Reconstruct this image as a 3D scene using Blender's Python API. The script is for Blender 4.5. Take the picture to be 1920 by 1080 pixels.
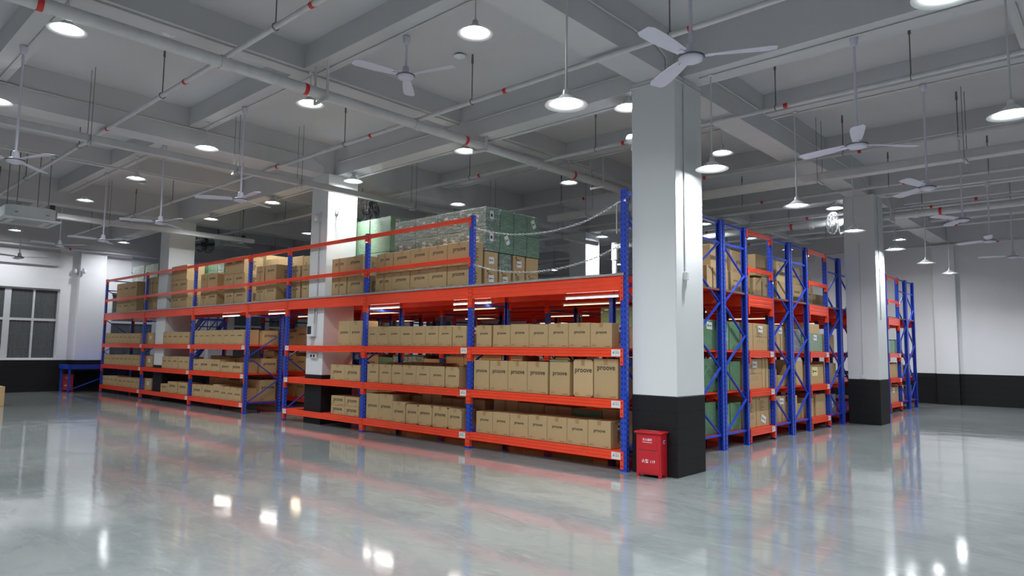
import bpy, math, random
from mathutils import Vector, Matrix
for o in list(bpy.data.objects): bpy.data.objects.remove(o)
SC = bpy.context.scene
COL = SC.collection
R = random.Random(7)
PI = math.pi

# ---------------------------------------------------------------- camera
yaw, pit, rol, FPX = 0.74130711, 0.08988004, 0.01258007, 1286.559
cy, sy, cp, sp = math.cos(yaw), math.sin(yaw), math.cos(pit), math.sin(pit)
Fv = Vector((-sy*cp, cy*cp, sp)); Rv = Vector((cy, sy, 0)); Uv = Rv.cross(Fv)
cr, sr = math.cos(rol), math.sin(rol)
R2 = cr*Rv + sr*Uv; U2 = -sr*Rv + cr*Uv
cam = bpy.data.cameras.new('camera'); cam.sensor_width = 36; cam.lens = FPX*36/1920
cam.clip_start = 0.05; cam.clip_end = 200
co = bpy.data.objects.new('camera', cam); COL.objects.link(co)
M = Matrix((R2, U2, -Fv)).transposed().to_4x4(); M.translation = Vector((5.16947, -7.89381, 1.6))
co.matrix_world = M
SC.camera = co
# ---------------------------------------------------------------- world / exposure
w = bpy.data.worlds.new('night'); SC.world = w; w.use_nodes = True
w.node_tree.nodes['Background'].inputs[0].default_value = (0.004, 0.005, 0.007, 1)
w.node_tree.nodes['Background'].inputs[1].default_value = 1
SC.view_settings.view_transform = 'Standard'; SC.view_settings.look = 'None'
SC.view_settings.exposure = 0.0; SC.view_settings.gamma = 1; SC.view_settings.use_curve_mapping = False
LAMP_W, TUBE_W = 46.0, 7.0
LAMP_COL = (0.93, 0.97, 1.0)

# ---------------------------------------------------------------- materials
def new_mat(name):
    m = bpy.data.materials.new(name); m.use_nodes = True
    return m, m.node_tree.nodes, m.node_tree.links, m.node_tree.nodes['Principled BSDF']
def mix_rgb(n, l, fac, a, b):
    x = n.new('ShaderNodeMix'); x.data_type = 'RGBA'
    for s, v in ((0, fac), (6, a), (7, b)):
        if hasattr(v, 'links'): l.new(v, x.inputs[s])
        elif s == 0: x.inputs[0].default_value = v
        else: x.inputs[s].default_value = (*v, 1)
    return x.outputs[2]
def mth(n, l, op, a, b=None, c=None):
    x = n.new('ShaderNodeMath'); x.operation = op
    for i, v in enumerate((a, b, c)):
        if v is None: continue
        if hasattr(v, 'links'): l.new(v, x.inputs[i])
        else: x.inputs[i].default_value = v
    return x.outputs[0]
def noise(n, l, scale, detail=3, rough=.5, coord='Object', stretch=(1, 1, 1), dist=0):
    tc = n.new('ShaderNodeTexCoord'); mp = n.new('ShaderNodeMapping'); nz = n.new('ShaderNodeTexNoise')
    mp.inputs['Scale'].default_value = stretch
    l.new(tc.outputs[coord], mp.inputs[0]); l.new(mp.outputs[0], nz.inputs['Vector'])
    nz.inputs['Scale'].default_value = scale; nz.inputs['Detail'].default_value = detail
    nz.inputs['Roughness'].default_value = rough; nz.inputs['Distortion'].default_value = dist
    return nz.outputs[0]
def ramp(n, l, src, stops):
    r = n.new('ShaderNodeValToRGB'); l.new(src, r.inputs[0])
    e = r.color_ramp.elements
    while len(e) < len(stops): e.new(.5)
    for i, (p, c) in enumerate(stops):
        e[i].position = p; e[i].color = (c, c, c, 1) if not isinstance(c, tuple) else (*c, 1)
    return r.outputs[0]
def bump(n, l, b, h, strength, dist=.01):
    x = n.new('ShaderNodeBump'); x.inputs['Strength'].default_value = strength; x.inputs['Distance'].default_value = dist
    l.new(h, x.inputs['Height']); l.new(x.outputs[0], b.inputs['Normal'])
def basic(name, col, rough=.5, metal=0, var=.08, scale=8, bmp=0, coat=0, spec=.5, stretch=(1, 1, 1)):
    m, n, l, b = new_mat(name)
    f = noise(n, l, scale, 4, .6, stretch=stretch)
    c = mix_rgb(n, l, ramp(n, l, f, [(.3, 0.), (.7, 1.)]), tuple(x*(1-var) for x in col), tuple(min(1, x*(1+var)) for x in col))
    l.new(c, b.inputs['Base Color'])
    b.inputs['Roughness'].default_value = rough; b.inputs['Metallic'].default_value = metal
    b.inputs['Coat Weight'].default_value = coat; b.inputs['Specular IOR Level'].default_value = spec
    if bmp: bump(n, l, b, noise(n, l, scale*4, 4), bmp)
    return m
def emis(name, col, s):
    m, n, l, b = new_mat(name)
    b.inputs['Base Color'].default_value = (.8, .8, .8, 1)
    b.inputs['Emission Color'].default_value = (*col, 1); b.inputs['Emission Strength'].default_value = s
    return m
MT = {}
MT['ceil'] = basic('ceiling_paint', (.57, .57, .585), .85, var=.03, scale=1.2, bmp=.15)
MT['column'] = basic('column_white_paint', (.70, .72, .73), .6, var=.02, scale=.8, bmp=.06)
MT['wall'] = basic('wall_white_paint', (.78, .78, .80), .7, var=.03, scale=.7, bmp=.08)
MT['bluepaint'] = basic('blue_steel_paint', (.018, .062, .50), .35, var=.12, scale=5, coat=.2)
MT['orange'] = basic('orange_red_steel_paint', (.86, .062, .018), .34, var=.06, scale=3, coat=.25)
MT['deckdark'] = basic('deck_board_dark', (.09, .095, .10), .6, var=.2, scale=3, bmp=.1)
MT['deckedge'] = basic('deck_board_grey_edge', (.30, .31, .31), .6, var=.15, scale=6)
MT['white'] = basic('white_enamel', (.72, .72, .75), .35, var=.02)
MT['fanwhite'] = basic('fan_white_enamel', (.62, .61, .72), .4, var=.02)
MT['pipe'] = basic('grey_painted_pipe', (.60, .60, .61), .5, var=.08, scale=5)
MT['conduit'] = basic('conduit_white_plastic', (.58, .58, .58), .5, var=.04)
MT['tray'] = basic('cable_tray_galvanised', (.56, .56, .57), .45, metal=.15, var=.06, scale=4)
MT['rod'] = basic('dark_steel_rod', (.16, .16, .165), .6, var=.2)
MT['redtape'] = basic('red_tape_band', (.62, .03, .03), .5, var=.05)
MT['label'] = basic('white_paper_label', (.72, .72, .72), .55, var=.03)
MT['ink'] = basic('black_ink', (.018, .015, .012), .6, var=.05)
MT['inksoft'] = basic('faded_brown_ink', (.17, .105, .045), .7, var=.1)
MT['tape'] = basic('brown_packing_tape', (.36, .22, .10), .3, var=.08, scale=6)
MT['redcab'] = basic('fire_cabinet_red', (.50, .010, .020), .38, var=.05, scale=6, coat=.2)
MT['alu'] = basic('white_window_frame', (.62, .63, .65), .45, var=.03)
MT['grille'] = basic('window_bar_grey', (.16, .17, .165), .5, var=.1)
MT['black'] = basic('black_plastic', (.015, .015, .017), .4, var=.1)
MT['chrome'] = basic('chrome_wire', (.16, .16, .17), .3, metal=.6, var=.03)
MT['chain'] = basic('grey_chain_steel', (.55, .55, .56), .4, metal=.3, var=.1, scale=30)
MT['acwhite'] = basic('air_conditioner_white', (.58, .62, .63), .4, var=.03)
MT['acgrey'] = basic('air_conditioner_grille_grey', (.30, .32, .33), .5, var=.05)
MT['yellowlabel'] = basic('pale_yellow_label', (.72, .66, .30), .6, var=.03)
MT['rubber'] = basic('dark_box_flap_gap', (.03, .024, .018), .8, var=.1)
MT['bulb'] = emis('lamp_glow', LAMP_COL, 60)
MT['tube'] = emis('tube_light_glow', (1, .93, .82), 5)
MT['tubewarm'] = emis('warm_tube_light_glow', (1, .80, .52), 1.4)
# lamp dish: white enamel inside
MT['dish'] = basic('lamp_dish_white', (.80, .82, .82), .4, var=.01)

def mat_black_wall():
    m, n, l, b = new_mat('black_wall_tiles')
    tc = n.new('ShaderNodeTexCoord'); sep = n.new('ShaderNodeSeparateXYZ'); l.new(tc.outputs['Object'], sep.inputs[0])
    z = mth(n, l, 'FRACT', mth(n, l, 'DIVIDE', sep.outputs[2], .205))
    j = mth(n, l, 'LESS_THAN', z, .03)
    f = noise(n, l, 30, 4)
    base = mix_rgb(n, l, f, (.006, .006, .008), (.014, .014, .016))
    l.new(mix_rgb(n, l, j, base, (.003, .003, .0035)), b.inputs['Base Color'])
    b.inputs['Roughness'].default_value = .6; b.inputs['Specular IOR Level'].default_value = .25
    bump(n, l, b, noise(n, l, 60, 3), .25)
    return m
MT['blackwall'] = mat_black_wall()

def mat_floor():
    m, n, l, b = new_mat('polished_epoxy_concrete')
    f1 = noise(n, l, .45, 5, .6, dist=.6)
    f2 = noise(n, l, 1.3, 10, .74, stretch=(.8, 1.5, 1), dist=.6)
    f3 = noise(n, l, 6, 9, .78, stretch=(.3, 1.5, 1), dist=.5)
    f4 = noise(n, l, 16, 8, .8, stretch=(1.4, .22, 1), dist=.3)
    a = mix_rgb(n, l, ramp(n, l, f1, [(.3, 0.), (.7, 1.)]), (.225, .252, .25), (.285, .305, .302))
    c = mix_rgb(n, l, ramp(n, l, f2, [(.46, 0.), (.64, .7)]), a, (.17, .195, .195))
    d = mix_rgb(n, l, ramp(n, l, f3, [(.55, 0.), (.70, .55)]), c, (.40, .41, .395))
    e = mix_rgb(n, l, ramp(n, l, f4, [(.60, 0.), (.72, .35)]), d, (.46, .47, .455))
    l.new(e, b.inputs['Base Color'])
    l.new(ramp(n, l, f2, [(.42, .03), (.68, .13)]), b.inputs['Roughness'])
    b.inputs['IOR'].default_value = 2.25
    h = mth(n, l, 'ADD', noise(n, l, 1.1, 2, .4), mth(n, l, 'MULTIPLY', f3, .05))
    bump(n, l, b, h, .3, .012)
    return m
MT['floor'] = mat_floor()

def mat_post():
    m, n, l, b = new_mat('blue_upright_perforated')
    tc = n.new('ShaderNodeTexCoord'); sep = n.new('ShaderNodeSeparateXYZ'); l.new(tc.outputs['Object'], sep.inputs[0])
    ge = n.new('ShaderNodeNewGeometry'); sn = n.new('ShaderNodeSeparateXYZ'); l.new(ge.outputs['True Normal'], sn.inputs[0])
    z = mth(n, l, 'FRACT', mth(n, l, 'DIVIDE', sep.outputs[2], .075))
    zs = mth(n, l, 'LESS_THAN', mth(n, l, 'ABSOLUTE', mth(n, l, 'SUBTRACT', z, .5)), .20)
    ax = mth(n, l, 'ABSOLUTE', sep.outputs[0])
    xs = mth(n, l, 'LESS_THAN', mth(n, l, 'ABSOLUTE', mth(n, l, 'SUBTRACT', ax, .024)), .0065)
    front = mth(n, l, 'GREATER_THAN', mth(n, l, 'ABSOLUTE', sn.outputs[1]), .7)
    ys = mth(n, l, 'LESS_THAN', mth(n, l, 'ABSOLUTE', sep.outputs[1]), .0065)
    side = mth(n, l, 'GREATER_THAN', mth(n, l, 'ABSOLUTE', sn.outputs[0]), .7)
    k = mth(n, l, 'MULTIPLY', zs, mth(n, l, 'ADD', mth(n, l, 'MULTIPLY', xs, front), mth(n, l, 'MULTIPLY', ys, side)))
    f = noise(n, l, 5, 3)
    c = mix_rgb(n, l, f, (.014, .052, .42), (.018, .066, .55))
    l.new(mix_rgb(n, l, k, c, mix_rgb(n, l, side, (.004, .006, .02), (.30, .33, .42))), b.inputs['Base Color'])  # slots are colour only: dark in front, pale on sides as light showing through
    b.inputs['Roughness'].default_value = .33; b.inputs['Coat Weight'].default_value = .2
    return m
MT['post'] = mat_post()

def mat_card(name, col):
    m, n, l, b = new_mat(name)
    f = noise(n, l, 3, 5, .6); g = noise(n, l, 70, 2, .5, stretch=(1, 1, .15))
    c = mix_rgb(n, l, f, tuple(x*.9 for x in col), tuple(x*1.08 for x in col))
    c2 = mix_rgb(n, l, ramp(n, l, g, [(.35, 0.), (.8, .22)]), c, tuple(x*.78 for x in col))
    l.new(c2, b.inputs['Base Color']); b.inputs['Roughness'].default_value = .75
    b.inputs['Specular IOR Level'].default_value = .25
    bump(n, l, b, f, .15)
    return m
MT['card'] = mat_card('cardboard_brown', (.46, .325, .168))
MT['card2'] = mat_card('cardboard_tan', (.52, .37, .20))
MT['card3'] = mat_card('cardboard_pale', (.56, .42, .225))

def mat_wrap(name, col, amt):
    m, n, l, b = new_mat(name)
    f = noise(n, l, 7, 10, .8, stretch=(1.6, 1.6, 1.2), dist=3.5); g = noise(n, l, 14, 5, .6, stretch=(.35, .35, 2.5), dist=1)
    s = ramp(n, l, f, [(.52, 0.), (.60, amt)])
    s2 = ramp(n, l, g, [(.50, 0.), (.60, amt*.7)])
    c = mix_rgb(n, l, s2, mix_rgb(n, l, s, col, (.55, .62, .58)), (.66, .72, .68))  # pale streaks are glints on the crinkled film, put into the colour
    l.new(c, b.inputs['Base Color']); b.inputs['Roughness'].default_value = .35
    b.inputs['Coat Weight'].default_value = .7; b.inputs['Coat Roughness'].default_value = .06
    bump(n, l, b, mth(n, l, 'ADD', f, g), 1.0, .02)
    return m
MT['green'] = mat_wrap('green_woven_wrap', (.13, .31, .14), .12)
MT['greenside'] = mat_wrap('green_wrap_under_film', (.13, .26, .17), .35)  # flank version of the film wrap, greener with fewer painted glints
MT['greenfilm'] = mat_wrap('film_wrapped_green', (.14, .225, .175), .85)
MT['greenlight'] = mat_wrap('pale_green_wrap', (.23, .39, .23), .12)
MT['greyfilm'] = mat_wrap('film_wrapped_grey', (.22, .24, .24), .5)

def mat_glass():
    m, n, l, b = new_mat('night_window_glass')
    b.inputs['Base Color'].default_value = (.75, .8, .8, 1)
    b.inputs['Roughness'].default_value = .02
    b.inputs['Transmission Weight'].default_value = .9; b.inputs['Specular IOR Level'].default_value = .2; b.inputs['IOR'].default_value = 1.15
    bump(n, l, b, noise(n, l, 2, 2), .05)
    return m
MT['glass'] = mat_glass()

# ---------------------------------------------------------------- mesh helpers
_txt = {}
def text_data(s):
    if s in _txt: return _txt[s]
    c = bpy.data.curves.new('t', 'FONT'); c.body = s; c.size = 1; c.resolution_u = 2; c.offset = .016
    o = bpy.data.objects.new('t', c); COL.objects.link(o)
    dg = bpy.context.evaluated_depsgraph_get(); dg.update()
    me = bpy.data.meshes.new_from_object(o.evaluated_get(dg))
    vs = [(v.co.x, v.co.y) for v in me.vertices]; fs = [tuple(p.vertices) for p in me.polygons]
    bpy.data.objects.remove(o); bpy.data.curves.remove(c); bpy.data.meshes.remove(me)
    if not vs: vs = [(0, 0), (1, 0), (1, 1)]; fs = [(0, 1, 2)]
    xs = [v[0] for v in vs]; ys = [v[1] for v in vs]
    cx_, w_ = (min(xs)+max(xs))/2, max(xs)-min(xs); y0 = (min(ys)+max(ys))/2; h_ = max(ys)-min(ys)
    vs = [((x-cx_)/w_, (y-y0)/w_) for x, y in vs]
    _txt[s] = (vs, fs, h_/w_); return _txt[s]

class MB:
    def __init__(s): s.v = []; s.f = []; s.mi = []; s.mats = []; s.sm = []
    def add(s, vs, fs, mat, smooth=False):
        if mat not in s.mats: s.mats.append(mat)
        k = s.mats.index(mat); b = len(s.v)
        s.v += [tuple(v) for v in vs]
        for f in fs: s.f.append(tuple(b+i for i in f)); s.mi.append(k); s.sm.append(smooth)
        return s
    def box(s, x0, x1, y0, y1, z0, z1, mat, ch=0.0):
        if ch <= 0:
            vs = [(x, y, z) for x in (x0, x1) for y in (y0, y1) for z in (z0, z1)]
            return s.add(vs, [(0, 1, 3, 2), (4, 6, 7, 5), (0, 4, 5, 1), (2, 3, 7, 6), (0, 2, 6, 4), (1, 5, 7, 3)], mat)
        lo, hi = (x0, y0, z0), (x1, y1, z1); idx = {}; vs = []
        for c in [(i, j, k) for i in (0, 1) for j in (0, 1) for k in (0, 1)]:
            for a in range(3):
                p = []
                for d in range(3):
                    base = hi[d] if c[d] else lo[d]
                    p.append(base if d == a else base + (-ch if c[d] else ch))
                idx[(c, a)] = len(vs); vs.append(tuple(p))
        fs = []
        for a in range(3):
            o1, o2 = [d for d in range(3) if d != a]
            for s_ in (0, 1):
                q = []
                for u, v_ in ((0, 0), (1, 0), (1, 1), (0, 1)):
                    c = [0, 0, 0]; c[a] = s_; c[o1] = u; c[o2] = v_; q.append(idx[(tuple(c), a)])
                # outward winding
                if (a == 1) != (s_ == 0): q = q[::-1]
                fs.append(tuple(q))
        for a in range(3):
            o1, o2 = [d for d in range(3) if d != a]
            for u in (0, 1):
                for v_ in (0, 1):
                    c0 = [0, 0, 0]; c0[o1] = u; c0[o2] = v_; c1 = list(c0); c1[a] = 1
                    c0, c1 = tuple(c0), tuple(c1)
                    fs.append((idx[(c0, o1)], idx[(c1, o1)], idx[(c1, o2)], idx[(c0, o2)]))
        for c in [(i, j, k) for i in (0, 1) for j in (0, 1) for k in (0, 1)]:
            fs.append((idx[(c, 0)], idx[(c, 1)], idx[(c, 2)]))
        return s.add(vs, fs, mat)
    def tube(s, pts, r, mat, n=10, cap=True):
        pts = [Vector(p) for p in pts]; rings = []; up = None
        for i, p in enumerate(pts):
            if i == 0: t = (pts[1]-p)
            elif i == len(pts)-1: t = p-pts[i-1]
            else: t = (pts[i+1]-p).normalized()+(p-pts[i-1]).normalized()
            t.normalize()
            if up is None or abs(up.dot(t)) > .95: up = Vector((0, 0, 1)) if abs(t.z) < .9 else Vector((1, 0, 0))
            a = t.cross(up).normalized(); b_ = a.cross(t).normalized(); up = b_
            rr = r[i] if isinstance(r, (list, tuple)) else r
            rings.append([p + rr*(math.cos(2*PI*k/n)*a + math.sin(2*PI*k/n)*b_) for k in range(n)])
        vs = [v for g in rings for v in g]; fs = []
        for i in range(len(rings)-1):
            for k in range(n):
                fs.append((i*n+k, i*n+(k+1) % n, (i+1)*n+(k+1) % n, (i+1)*n+k))
        s.add(vs, fs, mat, True)
        if cap:
            s.add(rings[0][::-1], [tuple(range(n))], mat); s.add(rings[-1], [tuple(range(n))], mat)
        return s
    def lathe(s, prof, mat, n=24, c=(0, 0, 0), smooth=True):
        vs = []; fs = []
        for r, z in prof:
            for k in range(n): vs.append((c[0]+r*math.cos(2*PI*k/n), c[1]+r*math.sin(2*PI*k/n), c[2]+z))
        for i in range(len(prof)-1):
            for k in range(n): fs.append((i*n+k, i*n+(k+1) % n, (i+1)*n+(k+1) % n, (i+1)*n+k))
        return s.add(vs, fs, mat, smooth)
    def prism(s, prof, mp, mat):
        """prof 2-D outline, mp(u,v,t) with t in 0/1 -> point"""
        n = len(prof); vs = [mp(u, v, 0) for u, v in prof]+[mp(u, v, 1) for u, v in prof]
        fs = [(k, (k+1) % n, n+(k+1) % n, n+k) for k in range(n)]+[tuple(range(n))[::-1], tuple(range(n, 2*n))]
        return s.add(vs, fs, mat)
    def bar(s, p, q, w_, h_, mat, up=(0, 0, 1)):
        p, q = Vector(p), Vector(q); t = (q-p).normalized(); up = Vector(up)
        if abs(t.dot(up)) > .98: up = Vector((1, 0, 0))
        a = t.cross(up).normalized(); b_ = a.cross(t).normalized(); vs = []
        for e in (p, q):
            for i, j in ((-1, -1), (1, -1), (1, 1), (-1, 1)): vs.append(e+a*i*w_/2+b_*j*h_/2)
        return s.add(vs, [(0, 1, 2, 3), (7, 6, 5, 4), (0, 4, 5, 1), (1, 5, 6, 2), (2, 6, 7, 3), (3, 7, 4, 0)], mat)
    def text(s, t, width, o, xd, yd, mat):
        vs, fs, _ = text_data(t); o, xd, yd = Vector(o), Vector(xd), Vector(yd)
        return s.add([o+xd*x*width+yd*y*width for x, y in vs], fs, mat)
    def build(s, name, parent=None, loc=(0, 0, 0), rot=0):
        me = bpy.data.meshes.new(name); me.from_pydata(s.v, [], s.f)
        for m in s.mats: me.materials.append(MT[m])
        me.polygons.foreach_set('material_index', s.mi); me.polygons.foreach_set('use_smooth', s.sm)
        me.update()
        return link(name, me, parent, loc, rot)

def link(name, me, parent=None, loc=(0, 0, 0), rot=0):
    o = bpy.data.objects.new(name, me); COL.objects.link(o); o.location = loc
    o.rotation_euler = (0, 0, rot) if not isinstance(rot, tuple) else rot
    if parent: o.parent = parent
    return o
def tag(o, label, cat, group=None, kind=None):
    o['label'] = label; o['category'] = cat
    if group: o['group'] = group
    if kind: o['kind'] = kind
    return o
def thing(name, label, cat, loc=(0, 0, 0), rot=0, group=None):
    o = bpy.data.objects.new(name, None); COL.objects.link(o); o.location = loc
    o.rotation_euler = (0, 0, rot) if not isinstance(rot, tuple) else rot
    o.empty_display_size = .1
    return tag(o, label, cat, group)
def struct(o, label=None):
    o['kind'] = 'structure'
    if label: o['label'] = label
    return o
_kids = {}
def copy_tree(o, loc, rot, label, group=None):
    c = o.copy(); COL.objects.link(c); c.location = loc
    c.rotation_euler = (0, 0, rot); c['label'] = label
    if group: c['group'] = group
    def rec(src, dst):
        for ch in [x for x in src.children]:
            d = ch.copy(); COL.objects.link(d); d.parent = dst; rec(ch, d)
    rec(o, c)
    return c
ORD = ['', 'first', 'second', 'third', 'fourth', 'fifth', 'sixth', 'seventh', 'eighth', 'ninth', 'tenth', 'eleventh', 'twelfth', 'thirteenth', 'fourteenth']

# ================================================================ ROOM
X0, X1, Y0, Y1, ZC = -22.25, 12.6, -14.0, 18.6, 6.0
floor = struct(MB().box(X0-.3, X1+.3, Y0-.3, Y1+.3, -.2, 0, 'floor').build('floor'))
struct(MB().box(X0-.3, X1+.3, Y0-.3, Y1+.3, ZC, ZC+.2, 'ceil').build('ceiling'))
def holed_wall(name, horiz, a0, a1, pos, thick, holes, zb=1.05, ztop=ZC, zg=99):
    """wall along x (horiz) or y with rectangular holes (a0,a1,z0,z1); black below zb, grey above zg"""
    A = sorted({a0, a1, *[h[0] for h in holes], *[h[1] for h in holes]})
    Z = sorted({z for z in {0, zb, ztop, zg, *[h[2] for h in holes], *[h[3] for h in holes]} if z <= ztop})
    inh = lambda a, z: a < a0 or a > a1 or z < 0 or z > ztop or any(h[0] < a < h[1] and h[2] < z < h[3] for h in holes)
    mb = MB(); p0, p1 = pos, pos+thick
    P = (lambda a, p, z: (a, p, z)) if horiz else (lambda a, p, z: (p, a, z))
    for i in range(len(A)-1):
        for j in range(len(Z)-1):
            am, zm = (A[i]+A[i+1])/2, (Z[j]+Z[j+1])/2
            if inh(am, zm): continue
            m = 'blackwall' if zm < zb else ('ceil' if zm > zg else 'wall')
            b, c, d, e = A[i], A[i+1], Z[j], Z[j+1]
            mb.add([P(b, p0, d), P(c, p0, d), P(c, p0, e), P(b, p0, e)], [(0, 1, 2, 3)], m)
            mb.add([P(b, p1, d), P(c, p1, d), P(c, p1, e), P(b, p1, e)], [(3, 2, 1, 0)], m)
            for (na, nz, q) in ((b-.01, zm, [(b, d), (b, e)]), (c+.01, zm, [(c, d), (c, e)]), (am, d-.005, [(b, d), (c, d)]), (am, e+.005, [(b, e), (c, e)])):
                if inh(na, nz):
                    (u0, v0), (u1, v1) = q
                    mb.add([P(u0, p0, v0), P(u1, p0, v1), P(u1, p1, v1), P(u0, p1, v0)], [(0, 1, 2, 3)], m)
    return struct(mb.build(name))
WL = [(-8.55, -5.65), (-3.92, -1.0), (.62, 3.7), (5.2, 8.2), (9.8, 12.8), (14.4, 17.4)]
holed_wall('wall_left', False, Y0, Y1, X0-.25, .25, [(a, b, 1.08, 3.48) for a, b in WL], 1.06, zg=4.93)
WB = [(-20.9, -17.3), (-15.3, -12.6), (-11.8, -8.7)]
holed_wall('wall_back', True, X0-.25, X1+.25, Y1, .25, [(a, b, 4.0, 5.5) for a, b in WB], 1.0, zg=5.25)
holed_wall('wall_right', False, Y0, Y1, X1, .25, [], 1.05, zg=5.2)
holed_wall('wall_front', True, X0-.25, X1+.25, Y0-.25, .25, [], 1.05, zg=5.2)

def window(i, axis, a, b, z0, z1, pos, nx, zt, grille=True):
    """axis 'y': on the left wall; axis 'x': on the back wall"""
    e = bpy.data.objects.new('window_%d' % i, None); COL.objects.link(e); e['kind'] = 'structure'
    P = (lambda u, p, z: (pos-.12+p, u, z)) if axis == 'y' else (lambda u, p, z: (u, pos+.12-p, z))
    def bx(mb, u0, u1, p0, p1, zz0, zz1, m):
        q0, q1 = P(u0, p0, zz0), P(u1, p1, zz1)
        mb.box(min(q0[0], q1[0]), max(q0[0], q1[0]), min(q0[1], q1[1]), max(q0[1], q1[1]), zz0, zz1, m)
    fr = MB(); t = .055
    bx(fr, a, b, -.03, .03, z0, z0+t, 'alu'); bx(fr, a, b, -.03, .03, z1-t, z1, 'alu')
    bx(fr, a, a+t, -.03, .03, z0+t, z1-t, 'alu'); bx(fr, b-t, b, -.03, .03, z0+t, z1-t, 'alu')
    us = [a+(b-a)*k/nx for k in range(1, nx)]
    for k, u in enumerate(us):
        hw = .09 if (nx % 2 == 0 and k == nx//2-1) else .03
        bx(fr, u-hw, u+hw, -.035, .035, z0+t, z1-t, 'alu')
    bx(fr, a+t, b-t, -.032, .032, zt-.04, zt+.04, 'alu')
    f = fr.build('window_frame', e)
    gl = MB(); bx(gl, a+t, b-t, -.006, .006, z0+t, z1-t, 'glass'); gl.build('window_pane', e)
    if grille:
        g = MB(); n = int((b-a)/.125)
        for k in range(1, n):
            u = a+(b-a)*k/n; bx(g, u-.006, u+.006, -.085, -.073, z0+t, z1-t, 'grille')
        for z in (z0+.42, z0+.85, (zt+z1)/2): bx(g, a+t, b-t, -.09, -.068, z-.008, z+.008, 'grille')
        g.build('window_bars', e)
    # dark boarded night backdrop well outside the wall is the unlit yard itself: nothing to build
for i, (a, b) in enumerate(WL): window(i+1, 'y', a, b, 1.08, 3.48, X0, 4, 2.42)
for i, (a, b) in enumerate(WB): window(i+11, 'x', a, b, 4.0, 5.5, Y1, 3, 4.75, False)

# pilasters, perimeter beams
def pil(name, x0, x1, y0, y1, zb, zg):
    mb = MB().box(x0, x1, y0, y1, 0, zb, 'blackwall').box(x0, x1, y0, y1, zb, zg, 'wall').box(x0, x1, y0, y1, zg, ZC, 'ceil')
    return struct(mb.build(name))
for k, (a, b) in enumerate([(-9.6, -8.8), (-.5, .31), (8.9, 9.6), (4.1, 4.7)]): pil('trim_%d' % (k+1), X0, X0+.22, a, b, 1.06, 4.93)
for k, (a, b) in enumerate([(-16.4, -15.7), (-8.2, -7.5), (.15, .78), (8.4, 9.1)]): pil('trim_%d' % (k+5), a, b, Y1-.24, Y1, 1.0, 5.25)
for k, (a, b) in enumerate([(Y0, -9.6), (-8.8, -1.1), (1.2, 4.1), (4.7, 8.9), (9.6, 18.3)]):
    struct(MB().box(X0, X0+.10, a, b, 4.27, 4.93, 'ceil').build('trim_%d' % (k+9)))
struct(MB().box(X0, X0+.3, Y0, Y1, 4.93, ZC, 'ceil').build('ceiling_beam'))
struct(MB().box(X0+.3, X1, Y1-.35, Y1, 5.3, ZC, 'ceil').build('ceiling_beam'))

# columns (white, black base) and the beam grid
CY = [(-9.15, -8.40), (.11, .86), (9.37, 10.12)]
CX = [(-16.62, -15.95), (-8.17, -7.53), (.07, .74), (8.4, 9.1)]
for i, (a, b) in enumerate(CX):
    for j, (c, d) in enumerate(CY):
        if j == 0 and i == 2: continue
        if j == 0 and i == 3: continue
        mb = MB().box(a, b, c, d, 1.02, 5.33 if True else ZC, 'column', .008).box(a-.006, b+.006, c-.006, d+.006, 0, 1.02, 'blackwall', .006)
        o = mb.build('column'); struct(o)
MAINY, SECY = [(-16.4, -15.93), (-8.12, -7.65), (.15, .62), (8.45, 8.92)], [(-20.4, -20.06), (-12.2, -11.86), (-4.0, -3.64), (4.2, 4.54)]
MAINX, SECX = [(-9.0, -8.53), (.32, .79), (9.57, 10.04)], [(-12.0, -11.67), (-5.92, -5.6), (-2.82, -2.48), (3.4, 3.73), (6.5, 6.83), (12.7, 13.03), (15.75, 16.08)]
YE = Y1-.36
for a, b in MAINY: struct(MB().box(a, b, Y0+.01, YE, 5.33, ZC, 'ceil').build('ceiling_beam'))
for a, b in SECY: struct(MB().box(a, b, Y0+.01, YE, 5.65, ZC, 'ceil').build('ceiling_beam'))
for a, b in MAINX: struct(MB().box(X0+.31, X1, a, b, 5.332, ZC, 'ceil').build('ceiling_beam'))
for a, b in SECX: struct(MB().box(X0+.31, X1, a, b, 5.652, ZC, 'ceil').build('ceiling_beam'))
# ================================================================ RACKING
LEV = {1: .262, 2: .945, 3: 1.638}
DECK_T, DECK_B, PH = 2.63, 2.43, 3.83
_mc = {}
def post_mesh(h):
    k = ('post', round(h, 3))
    if k not in _mc:
        t = .005
        o = [(-.045, -.035), (.045, -.035), (.045, .032), (.028, .032), (.028, .032-t), (.045-t, .032-t), (.045-t, -.035+t),
             (-.045+t, -.035+t), (-.045+t, .032-t), (-.028, .032-t), (-.028, .032), (-.045, .032)]
        mb = MB().prism(o, lambda u, v, s: (u, v, .004+s*(h-.004)), 'post')
        mb.box(-.06, .06, -.05, .045, 0, .006, 'bluepaint')
        if h > 3: mb.box(-.046, .046, -.036, .033, h, h+.004, 'bluepaint')
        ob = mb.build('upright'); _mc[k] = ob.data; bpy.data.objects.remove(ob)
    return _mc[k]
def beam_mesh(L, h, d=.05):
    k = ('beam', round(L, 3), h, d)
    if k not in _mc:
        g = .006
        pr = [(0, 0), (d, 0), (d, h-.014), (d*.55, h-.014), (d*.55, h), (0, h), (0, h*.74), (g, h*.70), (g, h*.66), (0, h*.62), (0, h*.36), (g, h*.32), (g, h*.28), (0, h*.24)]
        mb = MB().prism(pr, lambda u, v, s: (.047+s*(L-.094), u, v), 'orange')
        ob = mb.build('b'); _mc[k] = ob.data; bpy.data.objects.remove(ob)
    return _mc[k]
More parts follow.
